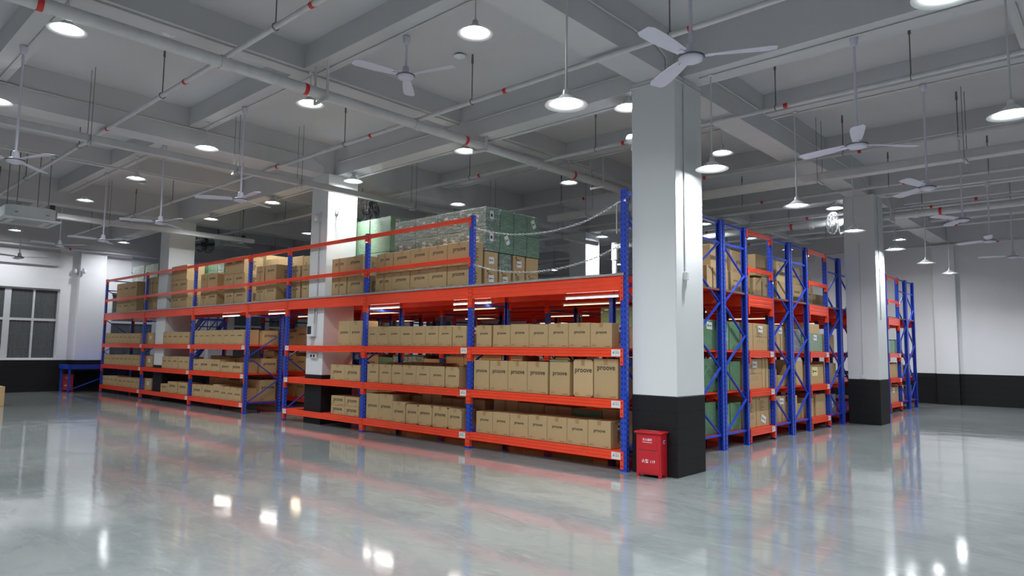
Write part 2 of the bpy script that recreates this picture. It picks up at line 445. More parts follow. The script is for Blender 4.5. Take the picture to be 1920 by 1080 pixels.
def conn_mesh(hc, side):
    k = ('conn', hc, side)
    if k not in _mc:
        a, b = (.001, .047) if side > 0 else (-.047, -.001)
        mb = MB().box(a, b, -.008, -.001, -hc, 0, 'orange')
        e0, e1 = (.0455, .052) if side > 0 else (-.052, -.0455)
        mb.box(e0, e1, -.008, .05, -hc, 0, 'orange')
        n = max(2, int(hc/.06))
        for i in range(n):
            z = -hc*(i+.5)/n; c = (a+b)/2
            mb.box(c-.006, c+.006, -.0095, -.0075, z-.013, z+.013, 'ink')
        ob = mb.build('c'); _mc[k] = ob.data; bpy.data.objects.remove(ob)
    return _mc[k]
def add_beam(root, xa, y, ztop, L, h, name, rot=0, text=None, side='r', d=.05, hc=None):
    """beam whose front face looks to -Y of its own frame; xa,y local to root"""
    b = link(name, beam_mesh(L, h, d), root, (xa, y, ztop-h), rot)
    hc = hc or (.23 if h < .19 else .34)
    link('end_connector', conn_mesh(hc, 1), b, (0, 0, h)); link('end_connector', conn_mesh(hc, -1), b, (L, 0, h))
    if text:
        lx = L-.19 if side == 'r' else .02
        mb = MB().box(lx, lx+.145, -.011, -.0085, .012, .105, 'label')
        mb.text(text, .095, (lx+.073, -.0118, .06), (1, 0, 0), (0, 0, 1), 'ink')
        mb.box(lx+.03, lx+.11, -.0118, -.0112, .083, .087, 'inksoft')
        mb.build('location_label', b)
    return b
def add_panel(root, x0, x1, y0, y1, ztop, skip=()):
    mb = MB(); n = max(1, round((x1-x0)/.2)); wd = (x1-x0)/n
    for i in range(n):
        a, b = x0+i*wd+.002, x0+(i+1)*wd-.002
        if any(b > s0-.01 and a < s1+.01 for s0, s1 in skip): continue
        mb.box(a, b, y0+.03, y1-.03, ztop-.03, ztop-.001, 'orange')
    if mb.v: mb.build('shelf_panel', root)
NA, NB = [.25, 1.36, 2.44, 3.45], [.79, 1.9, 2.96]
def add_frame(root, x, y0, y1, hf, hr, flip=False):
    link('upright', post_mesh(hf), root, (x, y0+.036, 0)); link('upright', post_mesh(hr), root, (x, y1-.036, 0), PI)
    h = min(hf, hr); a, b = y0+.062, y1-.062
    A, B = (b, a) if flip else (a, b)
    hz = [.25, 3.45, 3.79] if h > 3 else [.25, 2.34]
    for z in hz:
        if z < h: MB().bar((x, a-.02, z), (x, b+.02, z), .028, .036, 'bluepaint').build('brace', root)
    seq = []
    for i in range(4):
        seq.append((A, NA[i]))
        if i < 3: seq.append((B, NB[i]))
    off = .0
    for (ya, za), (yb, zb) in zip(seq[:-1], seq[1:]):
        if max(za, zb) > h-.02: continue
        s = .012 if yb > ya else -.012
        MB().bar((x+s, ya, za), (x+s, yb, zb), .02, .036, 'bluepaint', up=(1, 0, 0)).build('brace', root)
def rack(label, xs, y0, y1, group, front='full', rear_tall_at=(), texts=None, flip=False, skip=(), tall_front=True, guards=True, label_side={}, levels=(1, 2, 3), tall_at=()):
    ox = xs[0]; t = thing('pallet_rack', label, 'rack', (ox, y0, 0), 0, group)
    d = y1-y0; sk = [(s0-ox, s1-ox) for s0, s1 in skip]
    for i, x in enumerate(xs):
        hf = PH if (tall_front or i in tall_at) else DECK_B-.0
        hr = PH if i in rear_tall_at else DECK_B
        add_frame(t, x-ox, 0, d, hf, hr, flip)
    for i in range(len(xs)-1):
        xr, xl = xs[i]-ox, xs[i+1]-ox; L = xr-xl
        for lv in levels:
            tx = texts[i] % lv if texts else None
            add_beam(t, xl, 0, LEV[lv], L, .12, 'shelf_beam', 0, tx, label_side.get(i, 'r'))
            add_beam(t, xr, d, LEV[lv], L, .12, 'shelf_beam', PI)
            add_panel(t, xl+.05, xr-.05, .03, d-.03, LEV[lv], sk)
        add_beam(t, xl, 0, DECK_T, L, .2, 'deck_beam', 0)
        add_beam(t, xr, d, DECK_T, L, .2, 'deck_beam', PI)
        if guards and tall_front and not (guards == 'nofirst' and i == 0):
            add_beam(t, xl, 0, 3.81, L, .075, 'guard_rail', 0, d=.04, hc=.16)
            add_beam(t, xl, 0, 3.135, L, .075, 'guard_rail', 0, d=.04, hc=.16)
    return t
XR = [0, -2.997, -5.933, -8.864]; XL = [-10.70, -13.80, -17.30, -20.92]
COL2, COL3 = (-8.2, -7.5), (-16.65, -15.92)
rack('blue and orange front racking right of the walk-through gap, around the white pillar', XR, 0, .95, 'front racking', rear_tall_at=(0,),
     texts=['B1-3-%d', 'B1-2-%d', 'B1-1-%d'], skip=[COL2], guards='nofirst', label_side={2: 'l'})
rack('blue and orange front racking left of the walk-through gap, reaching towards the window wall', XL, 0, .95, 'front racking', rear_tall_at=(3,),
     texts=['B1-4-%d', 'B1-5-%d', 'B1-6-%d'], skip=[COL3])
ROWS = [(2.0, 2.945), (2.975, 3.92), (5.04, 5.985), (6.015, 6.96), (8.13, 9.075), (9.105, 10.05), (11.2, 12.135), (12.165, 13.1), (14.3, 15.235), (15.265, 16.2)]
_rn = ['first', 'second', 'third', 'fourth', 'fifth', 'sixth', 'seventh', 'eighth', 'ninth', 'last']
COL5 = (-8.27, -7.50)
for k, (a, b) in enumerate(ROWS):
    # end frame at x = 0 stands full height, inner frames stop under the deck
    t = rack('blue racking with diagonal braces, %s of the rows counted back from the front racking' % _rn[k], XR if k < 6 else XR[:3], a, b, 'inner racking rows',
             rear_tall_at=(0,), tall_front=False, tall_at=(0,), flip=(k % 2 == 0), skip=[COL5] if k == 5 else [], guards=False)
for k, (a, b) in enumerate(ROWS[:3]):
    rack('blue racking beyond the walk-through gap, %s of the rows behind the front racking there' % _rn[k], XL[:2], a, b, 'inner racking rows beyond the gap', tall_front=False, flip=(k % 2 == 0), guards=False)
# beams bridging the walk-through gap
t = thing('bridge_beam_set', 'orange deck beam and two guard rails spanning the walk-through gap', 'beam', (-8.864, 0, 2.43))
L = 10.70-8.864
for z, h, nm, dd, hc in ((DECK_T, .2, 'deck_beam', .05, .34), (3.81, .075, 'guard_rail', .04, .16), (3.135, .075, 'guard_rail', .04, .16)):
    add_beam(t, -L, 0, z-2.43, L, h, nm, 0, d=dd, hc=hc)
# cross bays closing the aisles at the x = 0 end (fronts look to +X)
CROSS = [(.95, 2.0), (3.92, 5.04), (6.96, 8.13), (10.05, 11.2), (13.1, 14.3)]
_cn = ['hidden behind the near pillar', 'second from the near pillar', 'just left of the far white pillar', 'hidden behind the far white pillar', 'seen right of the far white pillar']
for k, (a, b) in enumerate(CROSS):
    t = thing('cross_bay_shelving', 'orange cross-aisle shelf beams with upper guard rails, bay %s' % _cn[k], 'shelving', (.0, a, 0), PI/2, 'cross-aisle shelf bays')
    L = b-a
    for lv in (1, 2, 3):
        add_beam(t, 0, -.052, LEV[lv], L, .12, 'shelf_beam', 0, 'B%d-1-%d' % (k+2, lv))
        add_panel(t, .06, L-.06, -.02, .85, LEV[lv])
        add_beam(t, L, .9, LEV[lv], L, .12, 'shelf_beam', PI)
    add_beam(t, 0, -.052, DECK_T, L, .2, 'deck_beam', 0)
    add_beam(t, 0, -.052, 3.81, L, .075, 'guard_rail', 0, d=.04, hc=.16); add_beam(t, 0, -.052, 3.135, L, .075, 'guard_rail', 0, d=.04, hc=.16)
    for yy in (.06, L-.06): link('upright', post_mesh(DECK_B), t, (yy, .86, 0), PI)
# mezzanine deck with cut-outs for the pillars
def deck():
    t = thing('mezzanine_deck', 'dark decking boards with grey edge laid over the orange deck beams', 'deck', (0, 0, DECK_T))
    holes = [(a-.02, b+.02, c-.02, d+.02) for a, b in CX for c, d in CY]
    A = sorted({-20.9, -13.85, .02, *[h[0] for h in holes if -20.9 < h[0] < .02], *[h[1] for h in holes if -20.9 < h[1] < .02]})
    B = sorted({-.02, 2.0, 16.2, *[h[2] for h in holes if 0 < h[2] < 16.2], *[h[3] for h in holes if 0 < h[3] < 16.2]})
    mb, un = MB(), MB()
    for i in range(len(A)-1):
        for j in range(len(B)-1):
            am, bm = (A[i]+A[i+1])/2, (B[j]+B[j+1])/2
            if any(h[0] < am < h[1] and h[2] < bm < h[3] for h in holes) or (am < -13.85 and bm > 2.0): continue
            mb.box(A[i], A[i+1], B[j], B[j+1], .006, .034, 'deckdark')
            un.box(A[i], A[i+1], B[j], B[j+1], .001, .006, 'orange')
    mb.build('deck_boards', t); un.build('steel_underside', t)
    MB().box(-20.9, .02, -.024, -.0205, .004, .036, 'deckedge').build('edge_trim', t)
deck()

# ================================================================ BOXES
def carton(label, x0, x1, yf, d, z0, h, rot=0, mat='card', style='logo', group=None, ls=.52, lz=.60, side=False, tape=False, sticker=None, name='cardboard_box', flaps=False, cat='box'):
    """front face at yf looking -Y (rot 0) or at x=yf looking +X (rot 90 deg, x0..x1 are then y values)"""
    w_ = x1-x0; hw = w_/2; mb = MB(); j = .003
    mb.box(-hw, hw, 0, d, 0, h, mat, .005)
    e = -.0012
    if style == 'logo':
        mb.text('proove', min(w_*ls, .36), (R.uniform(-.02, .02)*0+hw*.04, e, h*lz), (1, 0, 0), (0, 0, 1), 'ink')
        for i in range(3): mb.box(-hw*.86, -hw*(.42+.12*(i % 2)), e, e+.0004, .026+.011*i, .029+.011*i, 'inksoft')
        mb.box(hw*.34, hw*.46, e, e+.0004, .022, .028, 'ink'); mb.box(hw*.50, hw*.82, e, e+.0004, .022, .028, 'ink')
    elif style == 'info':
        for i in range(7):
            u = -hw*.55; zz = h*(.80-.05*i)
            mb.box(u, u+w_*R.uniform(.18, .42), e, e+.0004, zz, zz+.007, 'ink')
        for i in range(4):
            u = -hw*.4+i*w_*.13
            mb.box(u, u+.006, e, e+.0004, h*.28, h*R.uniform(.38, .46), 'ink')
        mb.box(-hw*.62, -hw*.62+.03, e, e+.0004, h*.84, h*.84+.03, 'ink')
        mb.box(-hw, hw, e+.0006, 0, h*.50, h*.53, 'tape')
    # closing seam across the top and the front edge of the flaps
    if style != 'wrap':
        mb.box(-hw+.004, hw-.004, d/2-.002, d/2+.002, h, h+.0008, 'rubber')
        mb.box(-hw+.01, -hw+.013, .004, d-.004, h, h+.0006, 'rubber')
    if flaps:
        for s in (-1, 1):
            mb.add([(s*hw, e, 0), (s*(hw-.035), e, 0), (s*hw, e, .04)], [(0, 1, 2)], 'ink')
            mb.add([(s*hw, e, h), (s*(hw-.03), e, h), (s*hw, e, h-.035)], [(0, 1, 2)], 'ink')
    if side:
        for i in range(8): mb.box(hw, hw+.0012, d*.42, d*(.50+.15*R.random()), h*(.70-.07*i), h*(.70-.07*i)+.012, 'ink')
    loc = ((x0+x1)/2, yf, z0+.0015) if rot == 0 else (yf, (x0+x1)/2, z0+.0015)
    o = mb.build(name, None, loc, rot if rot == 0 else PI/2)
    tag(o, label, cat, group)
    if tape:
        tb = MB(); tw = min(.03, w_*.1)
        tb.box(-tw, tw, 0, d, h+.0009, h+.0016, 'tape').box(-tw, tw, -.0022, -.0014, h*.0, h, 'tape') if tape == 'full' else tb.box(-tw, tw, 0, d, h+.0009, h+.0016, 'tape').box(-tw, tw, -.0022, -.0014, h*.84, h+.0016, 'tape')
        tb.build('packing_tape', o)
    for s in (sticker or []):
        if s[0] == 's':  # sticker on the +X side face
            _, yy, zz, a, b = s
            MB().box(hw+.0013, hw+.0022, yy-a/2, yy+a/2, zz-b/2, zz+b/2, 'label').box(hw+.0023, hw+.0027, yy-a*.3, yy+a*.2, zz-b*.2, zz+b*.15, 'ink').build('shipping_label', o)
        else:
            xx, zz, a, b, ang = s[:5]; m = s[5] if len(s) > 5 else 'label'
            sb = MB(); ca, sa = math.cos(ang), math.sin(ang)
            def q(u, v, yy): return (xx+u*ca-v*sa, yy, zz+u*sa+v*ca)
            sb.add([q(-a/2, -b/2, -.003), q(a/2, -b/2, -.003), q(a/2, b/2, -.003), q(-a/2, b/2, -.003)], [(0, 1, 2, 3)], m)
            sb.add([q(-a*.36, -b*.14, -.0036), q(-a*.18, -b*.14, -.0036), q(-a*.18, b*.16, -.0036), q(-a*.36, b*.16, -.0036)], [(0, 1, 2, 3)], 'ink')
            sb.add([q(-a*.08, -b*.06, -.0036), q(a*.32, -b*.06, -.0036), q(a*.32, b*.06, -.0036), q(-a*.08, b*.06, -.0036)], [(0, 1, 2, 3)], 'ink')
            sb.build('shipping_label', o)
    return o
DATA = {
'1.1':[(-2.86,-2.49,.34),(-2.49,-2.12,.35),(-2.12,-1.74,.35),(-1.74,-1.37,.36),(-1.37,-1.0,.36),(-1.0,-.63,.36),(-.63,-.24,.37)],
'1.2':[(-2.93,-2.58,.48),(-2.57,-2.17,.48),(-2.17,-1.77,.48),(-1.77,-1.36,.48),(-1.33,-.95,.49),(-.89,-.54,.53),(-.53,-.12,.545)],
'1.3':[(-2.89,-2.54,.35),(-2.51,-2.13,.35),(-2.13,-1.74,.36),(-1.74,-1.36,.35),(-1.36,-.98,.36),(-.98,-.59,.36),(-.59,-.22,.35)],
'2.1':[(-5.86,-5.46,.48),(-5.46,-5.05,.49),(-5.05,-4.68,.37),(-4.66,-4.32,.34),(-4.32,-3.95,.35),(-3.94,-3.54,.35),(-3.54,-3.2,.34)],
'2.2':[(-5.86,-5.5,.35),(-5.48,-5.11,.35),(-5.1,-4.78,.35),(-4.78,-4.4,.35),(-4.4,-4.03,.35),(-4.03,-3.64,.35),(-3.63,-3.28,.35)],
'2.3':[(-5.87,-5.58,.37),(-5.58,-5.24,.36),(-5.24,-4.88,.37),(-4.88,-4.53,.36),(-4.53,-4.17,.36),(-4.17,-3.82,.36),(-3.82,-3.48,.36),(-3.47,-3.12,.34)],
'3.1':[(-7.06,-6.58,.183),(-6.58,-6.1,.183)], '3.2':[(-7.12,-6.62,.31),(-6.62,-6.09,.31)], '3.3':[(-6.88,-6.48,.495),(-6.48,-6.09,.495)],
'4.1':[(-13.72,-13.12,.31),(-13.10,-12.46,.32),(-12.46,-12.05,.36),(-12.05,-11.69,.33),(-11.69,-11.33,.33),(-11.33,-10.93,.32)],
'4.2':[(-13.72,-13.38,.3),(-13.38,-12.75,.31),(-12.75,-12.14,.31),(-12.12,-11.56,.26),(-11.56,-10.93,.26)],
'4.3':[(-13.73,-13.46,.37),(-13.46,-13.12,.37),(-13.12,-12.78,.37),(-12.78,-12.42,.37),(-12.42,-12.05,.37),(-12.05,-11.7,.37),(-11.7,-11.33,.37),(-11.33,-10.94,.37)],
'5.1':[(-15.86,-15.38,.24),(-15.36,-14.69,.32),(-14.64,-14.03,.32)],
'5.2':[(-15.86,-15.5,.34),(-15.5,-15.14,.34),(-15.14,-14.74,.35),(-14.71,-14.34,.35),(-14.34,-14.0,.35)],
'5.3':[(-15.88,-15.56,.35),(-15.56,-15.2,.35),(-15.2,-14.85,.35),(-14.85,-14.43,.34),(-14.43,-14.06,.34)],
'6.1':[(-20.84,-20.5,.3),(-20.5,-20.2,.31),(-20.2,-19.81,.32),(-19.81,-19.41,.32),(-19.38,-18.97,.29),(-18.95,-18.6,.31),(-18.6,-18.25,.31),(-18.22,-17.88,.32),(-17.88,-17.57,.32)],
'6.2':[(-20.84,-20.52,.32),(-20.52,-20.17,.33),(-20.14,-19.73,.33),(-19.73,-19.35,.34),(-19.35,-18.98,.34),(-18.98,-18.61,.35),(-18.61,-18.27,.35),(-18.24,-17.91,.35),(-17.91,-17.62,.35)],
'6.3':[(-20.84,-20.55,.35),(-20.55,-20.25,.35),(-20.25,-19.91,.34),(-19.91,-19.54,.34),(-19.54,-19.13,.34),(-19.13,-18.79,.34),(-18.79,-18.41,.33),(-18.41,-18.02,.33),(-18.02,-17.66,.33)]}
BAYN = {1: 'rightmost front bay', 2: 'second front bay', 3: 'front pillar bay', 4: 'bay left of the gap', 5: 'far-left pillar bay', 6: 'leftmost front bay'}
LVN = {1: 'bottom shelf', 2: 'middle shelf', 3: 'upper shelf'}
for key, lst in DATA.items():
    bay, lv = int(key[0]), int(key[2])
    for i, (a, b, h) in enumerate(lst):
        look = 'brown lettered carton'
        kw = dict(ls=.50, lz=.60, tape='top' if R.random() < .6 else False)
        if bay == 1 and lv == 2:
            kw.update(ls=.70, lz=.62)
            if i == 4: look = 'carton with green strip on top'
            if i == 5: look = 'paler carton with dark bottom corners'; kw.update(flaps=True, mat='card2', ls=.86, lz=.68)
            if i == 6: look = 'tallest carton with high lettering'; kw.update(lz=.74, ls=.74)
        if bay == 2 and lv == 1:
            kw.update(ls=.68, lz=.5)
            if i < 2: look = 'tall narrow brown carton'
            if i > 2: look = 'taped carton with dark corners'; kw.update(flaps=True, lz=.58)
        if bay == 2 and lv == 2: kw.update(lz=.55, flaps=(i in (2, 6)))
        if bay == 2 and lv == 3 and i == 7: kw.update(lz=.48)
        if bay == 3: kw.update(ls=.66, lz=.52)
        if bay == 3 and lv == 2: kw.update(ls=.58, lz=.5)
        if bay == 4 and lv < 3: kw.update(ls=.62, lz=.5)
        if bay == 5 and lv == 1: kw.update(ls=.6, flaps=(i == 1))
        if i == len(lst)-1 and bay <= 2: kw.update(side=True, sticker=[('s', .2, h*.8, .07, .10)])
        if key == '2.2' and i == 6: kw.update(sticker=[('s', .32, h*.45, .10, .2)])
        dd = .40
        if bay in (3, 5) and key != '5.2x': dd = .40
        if bay in (1, 2) and h > .45: dd = .42
        where = '%s, %s' % (LVN[lv], BAYN[bay])
        sfx = 'leftmost' if i == 0 else ('rightmost' if i == len(lst)-1 else ORD[i+1]+' from the left')
        if key == '3.1': where = 'lower layer, '+where
        o = carton('%s, %s, %s' % (look, sfx, where), a+.003, b-.003, .052, dd, LEV[lv], h, group='cartons on the '+where, **kw)
        if key == '1.2' and i == 4:
            MB().box(-.185, .165, -.012, .30, h+.002, h+.02, 'greenlight', .006).build('green_wrap_strip', o)
for i, (a, b) in enumerate([(-7.06, -6.58), (-6.57, -6.1)]):
    carton('brown carton, %s of the upper layer, bottom shelf, front pillar bay' % ('left' if i == 0 else 'right'), a+.003, b-.003, .052, .4, LEV[1]+.186, .183, ls=.66, lz=.52, group='cartons on the bottom shelf around the pillar, upper layer')
# boxes standing on the shelf edges beyond the pillars and at the open ends
carton('big brown carton on the bottom shelf, seen through the frame at the walk-through gap', .45, .88, -10.80, .5, LEV[1], .52, rot=1, ls=.75, lz=.62, group='cartons facing the walk-through gap')
carton('brown carton on the middle shelf, seen through the frame at the walk-through gap', .47, .88, -10.80, .5, LEV[2], .36, rot=1, ls=.75, group='cartons facing the walk-through gap')
carton('brown carton on the upper shelf, seen through the frame at the walk-through gap', .47, .88, -10.80, .5, LEV[3], .36, rot=1, ls=.75, group='cartons facing the walk-through gap')
for lv, nm in LVN.items():
    carton('dull carton with white label, left of the far-left pillar, %s' % nm, -17.22, -16.72, .10, .5, LEV[lv], .34, style='plain', sticker=[(.02, .2, .16, .09, 0)], group='cartons left of the far-left pillar')
# second layer deep in the near bays
for bay, xa, xb in ((1, -2.9, -.15), (2, -5.85, -3.1), (4, -13.7, -10.8+.0)):
    for lv, hh in ((1, .52), (2, .40), (3, .33)):
        n = 5; wd = (xb-xa)/n
        for i in range(n):
            if bay == 4 and i == n-1: continue
            m = 'green' if (bay == 1 and lv == 1 and i == 3) else R.choice(['card', 'card2'])
            look = 'green wrapped package' if m == 'green' else 'dark shaded carton'
            carton('%s at the back, %s, %s, %s from left' % (look, LVN[lv], BAYN[bay], ORD[i+1]), xa+i*wd+.006, xa+(i+1)*wd-.006, .50, .38, LEV[lv], hh-R.uniform(0, .06),
                   style='wrap' if m == 'green' else 'plain', mat=m, name='wrapped_package' if m == 'green' else 'cardboard_box', group='cartons at the back of the %s of %s' % (LVN[lv], BAYN[bay]), tape=(m != 'green') and 'full')
# inner rows facing the front (seen through the gaps)
for k, (y0, xs, nm) in enumerate([(2.0, XR, 'first inner row'), (2.0, XL[:2], 'row beyond the gap'), (5.04, XR, 'third inner row')]):
    for bi in range(len(xs)-1):
        xa, xb = xs[bi+1]+.09, xs[bi]-.62 if bi == 0 and k != 1 else xs[bi]-.09
        for lv in (1, 2, 3):
            if k == 2 and lv == 1: continue
            if k == 0 and bi == 0 and lv == 3: xb = -1.86
            n = 5; wd = (xb-xa)/n
            for i in range(n):
                g = R.random()
                if k == 0 and lv == 3 and i in (1, 2, 3) and bi == 1 or g < .14: m, st, look = R.choice(['green', 'greenfilm']), 'wrap', 'green film-wrapped package'
                else: m, st, look = R.choice(['card3', 'card3', 'card2']), 'logo', 'tan carton'
                h = {1: .50, 2: .55, 3: .50}[lv]-R.uniform(0, .16)
                carton('%s, %s from left, %s, %s bay of %s' % (look, ORD[i+1], LVN[lv], ORD[bi+1], nm), xa+i*wd+.008, xa+(i+1)*wd-.008, y0+.06, .5, LEV[lv], h,
                       style=st, mat=m, name='wrapped_package' if st == 'wrap' else 'cardboard_box', group='cartons on the %s of the %s' % (LVN[lv], nm))
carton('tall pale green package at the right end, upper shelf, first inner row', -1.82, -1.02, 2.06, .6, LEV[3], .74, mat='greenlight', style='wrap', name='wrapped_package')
# ---- boxes on the end bays, fronts towards +X
END = [  # y0,y1,level,h,mat,style,sticker
(2.06,2.47,1,.50,'green','wrap',0),(2.50,2.90,1,.52,'green','wrap',0),(2.06,2.47,2,.54,'green','wrap',0),(2.50,2.90,2,.55,'green','wrap',0),(2.06,2.47,3,.62,'green','wrap',1),(2.50,2.90,3,.50,'green','wrap',2),
(3.03,3.42,1,.46,'green','wrap',1),(3.45,3.86,1,.47,'green','wrap',0),(3.03,3.42,2,.49,'greenlight','wrap',0),(3.45,3.86,2,.50,'green','wrap',0),(3.03,3.42,3,.50,'greenlight','wrap',1),(3.45,3.86,3,.50,'green','wrap',0),
(4.02,4.36,1,.55,'card','info',0),(4.38,4.94,1,.57,'card','info',3),(4.02,4.66,2,.55,'card','info',2),(4.68,4.95,2,.56,'card2','plain',0),(4.02,4.28,3,.50,'card','plain',0),(4.30,4.94,3,.50,'card','info',2),
(5.10,5.50,1,.50,'card2','plain',0),(5.52,5.93,1,.50,'card2','plain',2),(5.10,5.50,2,.34,'card','plain',0),(5.55,5.93,2,.22,'card','plain',0),(5.10,5.50,3,.50,'card','plain',0),(5.52,5.93,3,.50,'card2','plain',2),
(6.07,6.55,1,.48,'card3','plain',0),(6.57,6.90,1,.30,'card2','plain',0),(6.07,6.48,2,.52,'card2','plain',0),(6.52,6.90,2,.50,'card3','plain',0),(6.07,6.85,3,.46,'greyfilm','wrap',0),
(7.45,8.06,1,.46,'card','plain',0),(7.05,7.32,1,.40,'card','plain',0),(7.08,7.98,2,.42,'card','plain',4),(7.05,7.98,3,.38,'greenlight','wrap',2),
(8.20,8.95,1,.42,'greyfilm','wrap',1),(8.20,8.58,2,.48,'card3','plain',0),(8.62,9.02,2,.44,'card','plain',0),(8.20,8.95,3,.40,'card','info',0),
(13.2,14.2,1,.42,'card','plain',2),(13.2,14.2,2,.40,'card','plain',0),(13.2,13.68,3,.36,'green','wrap',0),(13.72,14.2,3,.36,'green','wrap',0),(14.4,15.1,1,.45,'card3','plain',0),(14.4,15.1,2,.42,'card2','plain',0),(14.4,15.1,3,.40,'greyfilm','wrap',0),(15.35,16.05,1,.42,'greyfilm','wrap',0),(15.35,16.05,2,.35,'greyfilm','wrap',1)]
import collections
cnt = collections.Counter()
def endwhere(y):
    for a, b, n in ((1.9, 2.96, 'first frame'), (2.96, 3.93, 'second frame'), (3.93, 5.04, 'first open bay'), (5.04, 6.0, 'third frame'), (6.0, 6.97, 'fourth frame'),
                    (6.97, 8.13, 'bay left of far pillar'), (8.13, 9.1, 'frame at far pillar'), (13, 14.3, 'bay right of far pillar'), (14.3, 15.25, 'second last frame'), (15.25, 17, 'last frame')):
        if a <= y < b: return n
MN = {'green': 'dark green wrapped package', 'greenfilm': 'film-wrapped green package', 'greenside': 'film-wrapped green package', 'greenlight': 'pale green wrapped package', 'greyfilm': 'grey film-wrapped package', 'card': 'brown carton', 'card2': 'tan carton', 'card3': 'pale carton'}
for y0, y1, lv, h, m, st, sk in END:
    wv = endwhere((y0+y1)/2); cnt[(wv, lv)] += 1; s = 'left' if cnt[(wv, lv)] == 1 else 'right'
    w_ = y1-y0
    stk = {0: None, 1: [(-w_*.2, h*.72, .10, .16, 0)], 2: [(.0, h*.80, min(.2, w_*.6), .12, -.05)], 3: [(w_*.05, h*.22, .2, .13, -.35)], 4: [(-w_*.1, h*.65, .34, .19, 0, 'yellowlabel')]}[sk]
    if sk == 1: stk.append((w_*.18, h*.45, .08, .14, .1))
    ex = {1: ' with two paper tags', 2: ' with white label', 3: ' with a tilted white label', 4: ' with a pale yellow sheet'}.get(sk, '')
    carton('%s%s, %s, %s side, %s' % (MN[m], ex, LVN[lv], s, wv), y0+.004, y1-.004, -.09 if not (3.93 < y0 < 5 or 6.97 < y0 < 8.13 or 13.1 < y0 < 14.3) else -.03, .55, LEV[lv], h, rot=1, mat=m, style=st, sticker=stk,
           name='wrapped_package' if st == 'wrap' else 'cardboard_box', group='packages facing the open floor at the racking ends', tape='full' if m == 'card2' else False)
    if lv == 3 and m == 'greenlight' and y0 > 7: carton('carton lying on the pale green package, bay left of far pillar', y0+.05, y1-.1, -.06, .5, LEV[lv]+h+.003, .22, rot=1, mat='card2', style='plain', group='packages facing the open floor at the racking ends')
DZ = 2.666
# ---- boxes on the deck above the end bays
DE = [(2.35, 2.93, .62, 'card2', 'plain'), (3.10, 3.30, .45, 'card2', 'plain'), (3.34, 4.02, .42, 'card', 'info'), (4.06, 4.42, .42, 'card', 'logo'), (4.46, 4.88, .42, 'card', 'logo'),
      (5.12, 5.42, .40, 'card2', 'plain'), (5.46, 6.0, .44, 'card', 'logo'), (6.20, 6.95, .42, 'card', 'plain'), (7.0, 7.6, .42, 'card', 'logo'), (7.75, 8.3, .42, 'card', 'logo'), (8.4, 9.2, .30, 'card', 'plain'), (13.2, 13.7, .42, 'card', 'plain'), (13.75, 14.25, .44, 'card2', 'logo')]
DE2 = [(3.28, 4.08, .41, 'card2', 'info', .42), (4.12, 4.86, .40, 'card', 'logo', .42), (5.20, 5.95, .42, 'card', 'plain', .45), (6.25, 6.95, .42, 'card3', 'info', .42), (7.0, 7.55, .38, 'card', 'logo', .42), (7.8, 8.3, .25, 'card', 'plain', .42), (13.25, 13.7, .40, 'card', 'plain', .42), (13.78, 14.2, .38, 'card2', 'logo', .44)]
for i, (a, b, h, m, st) in enumerate(DE):
    carton('%s, lower layer, deck above racking ends, %s from the near pillar' % (MN[m], ORD[i+1]), a, b, -.32, .6, DZ, h, rot=1, mat=m, style=st, group='cartons on the deck along the racking ends', ls=.5)
for i, (a, b, h, m, st, z) in enumerate(DE2):
    carton('%s, upper layer, deck above racking ends, %s from the near pillar' % (MN[m], ORD[i+1]), a, b, -.34, .58, DZ+z+.004, h, rot=1, mat=m, style=st, group='cartons on the deck along the racking ends', ls=.5, lz=.45)
# ---- deck, front edge
DK = [  # group phrase, front y, depth, z list of layers -> [(x0,x1,h)]
('left of the chains', .13, .30, [[(-5.79,-5.28,.36),(-5.28,-4.75,.36),(-4.75,-4.23,.36),(-4.23,-3.73,.36),(-3.73,-3.17,.36)], [(-5.78,-5.27,.39),(-5.27,-4.76,.39),(-4.76,-4.24,.40),(-4.24,-3.74,.40),(-3.74,-3.15,.41)]]),
('right of the white pillar', .13, .5, [[(-7.32,-6.77,.38),(-6.77,-6.21,.38)], [(-7.34,-6.8,.40),(-6.8,-6.23,.40)]]),
('left of the white pillar', .13, .5, [[(-8.97,-8.57,.38),(-8.50,-8.22,.38)], [(-8.99,-8.6,.37),(-8.52,-8.22,.37)]]),
('above the walk-through gap', .13, .5, [[(-10.60,-10.18,.42),(-10.16,-9.62,.42)], [(-10.60,-10.21,.44),(-10.18,-9.66,.44)]]),
('second post left of the gap', .13, .5, [[(-12.26,-11.76,.36),(-11.76,-11.17,.36)], [(-12.3,-11.8,.40),(-11.8,-11.2,.40)], [(-12.31,-11.84,.42),(-11.84,-11.24,.42)]]),
('midway along the left block', .13, .5, [[(-13.72,-13.3,.41),(-13.3,-12.7,.41)], [(-13.72,-13.34,.46),(-13.34,-12.74,.46)]]),
('right of the far-left pillar', .13, .5, [[(-15.7,-15.12,.40),(-15.12,-14.56,.40)], [(-15.75,-15.17,.40),(-15.17,-14.61,.40)], [(-15.78,-15.21,.42),(-15.21,-14.66,.42)]]),
('left of the far-left pillar', .13, .5, [[(-17.44,-17.0,.46),(-16.99,-16.66,.46)], [(-17.5,-17.04,.55),(-17.04,-16.68,.55)]]),
('at the far left end', .13, .5, [[(-20.25,-19.68,.37),(-19.68,-19.08,.37),(-19.08,-18.42,.37)], [(-20.3,-19.73,.60),(-19.73,-19.13,.60),(-19.13,-18.47,.60)]])]
LY = [['lower', 'upper'], ['bottom', 'middle', 'top']]
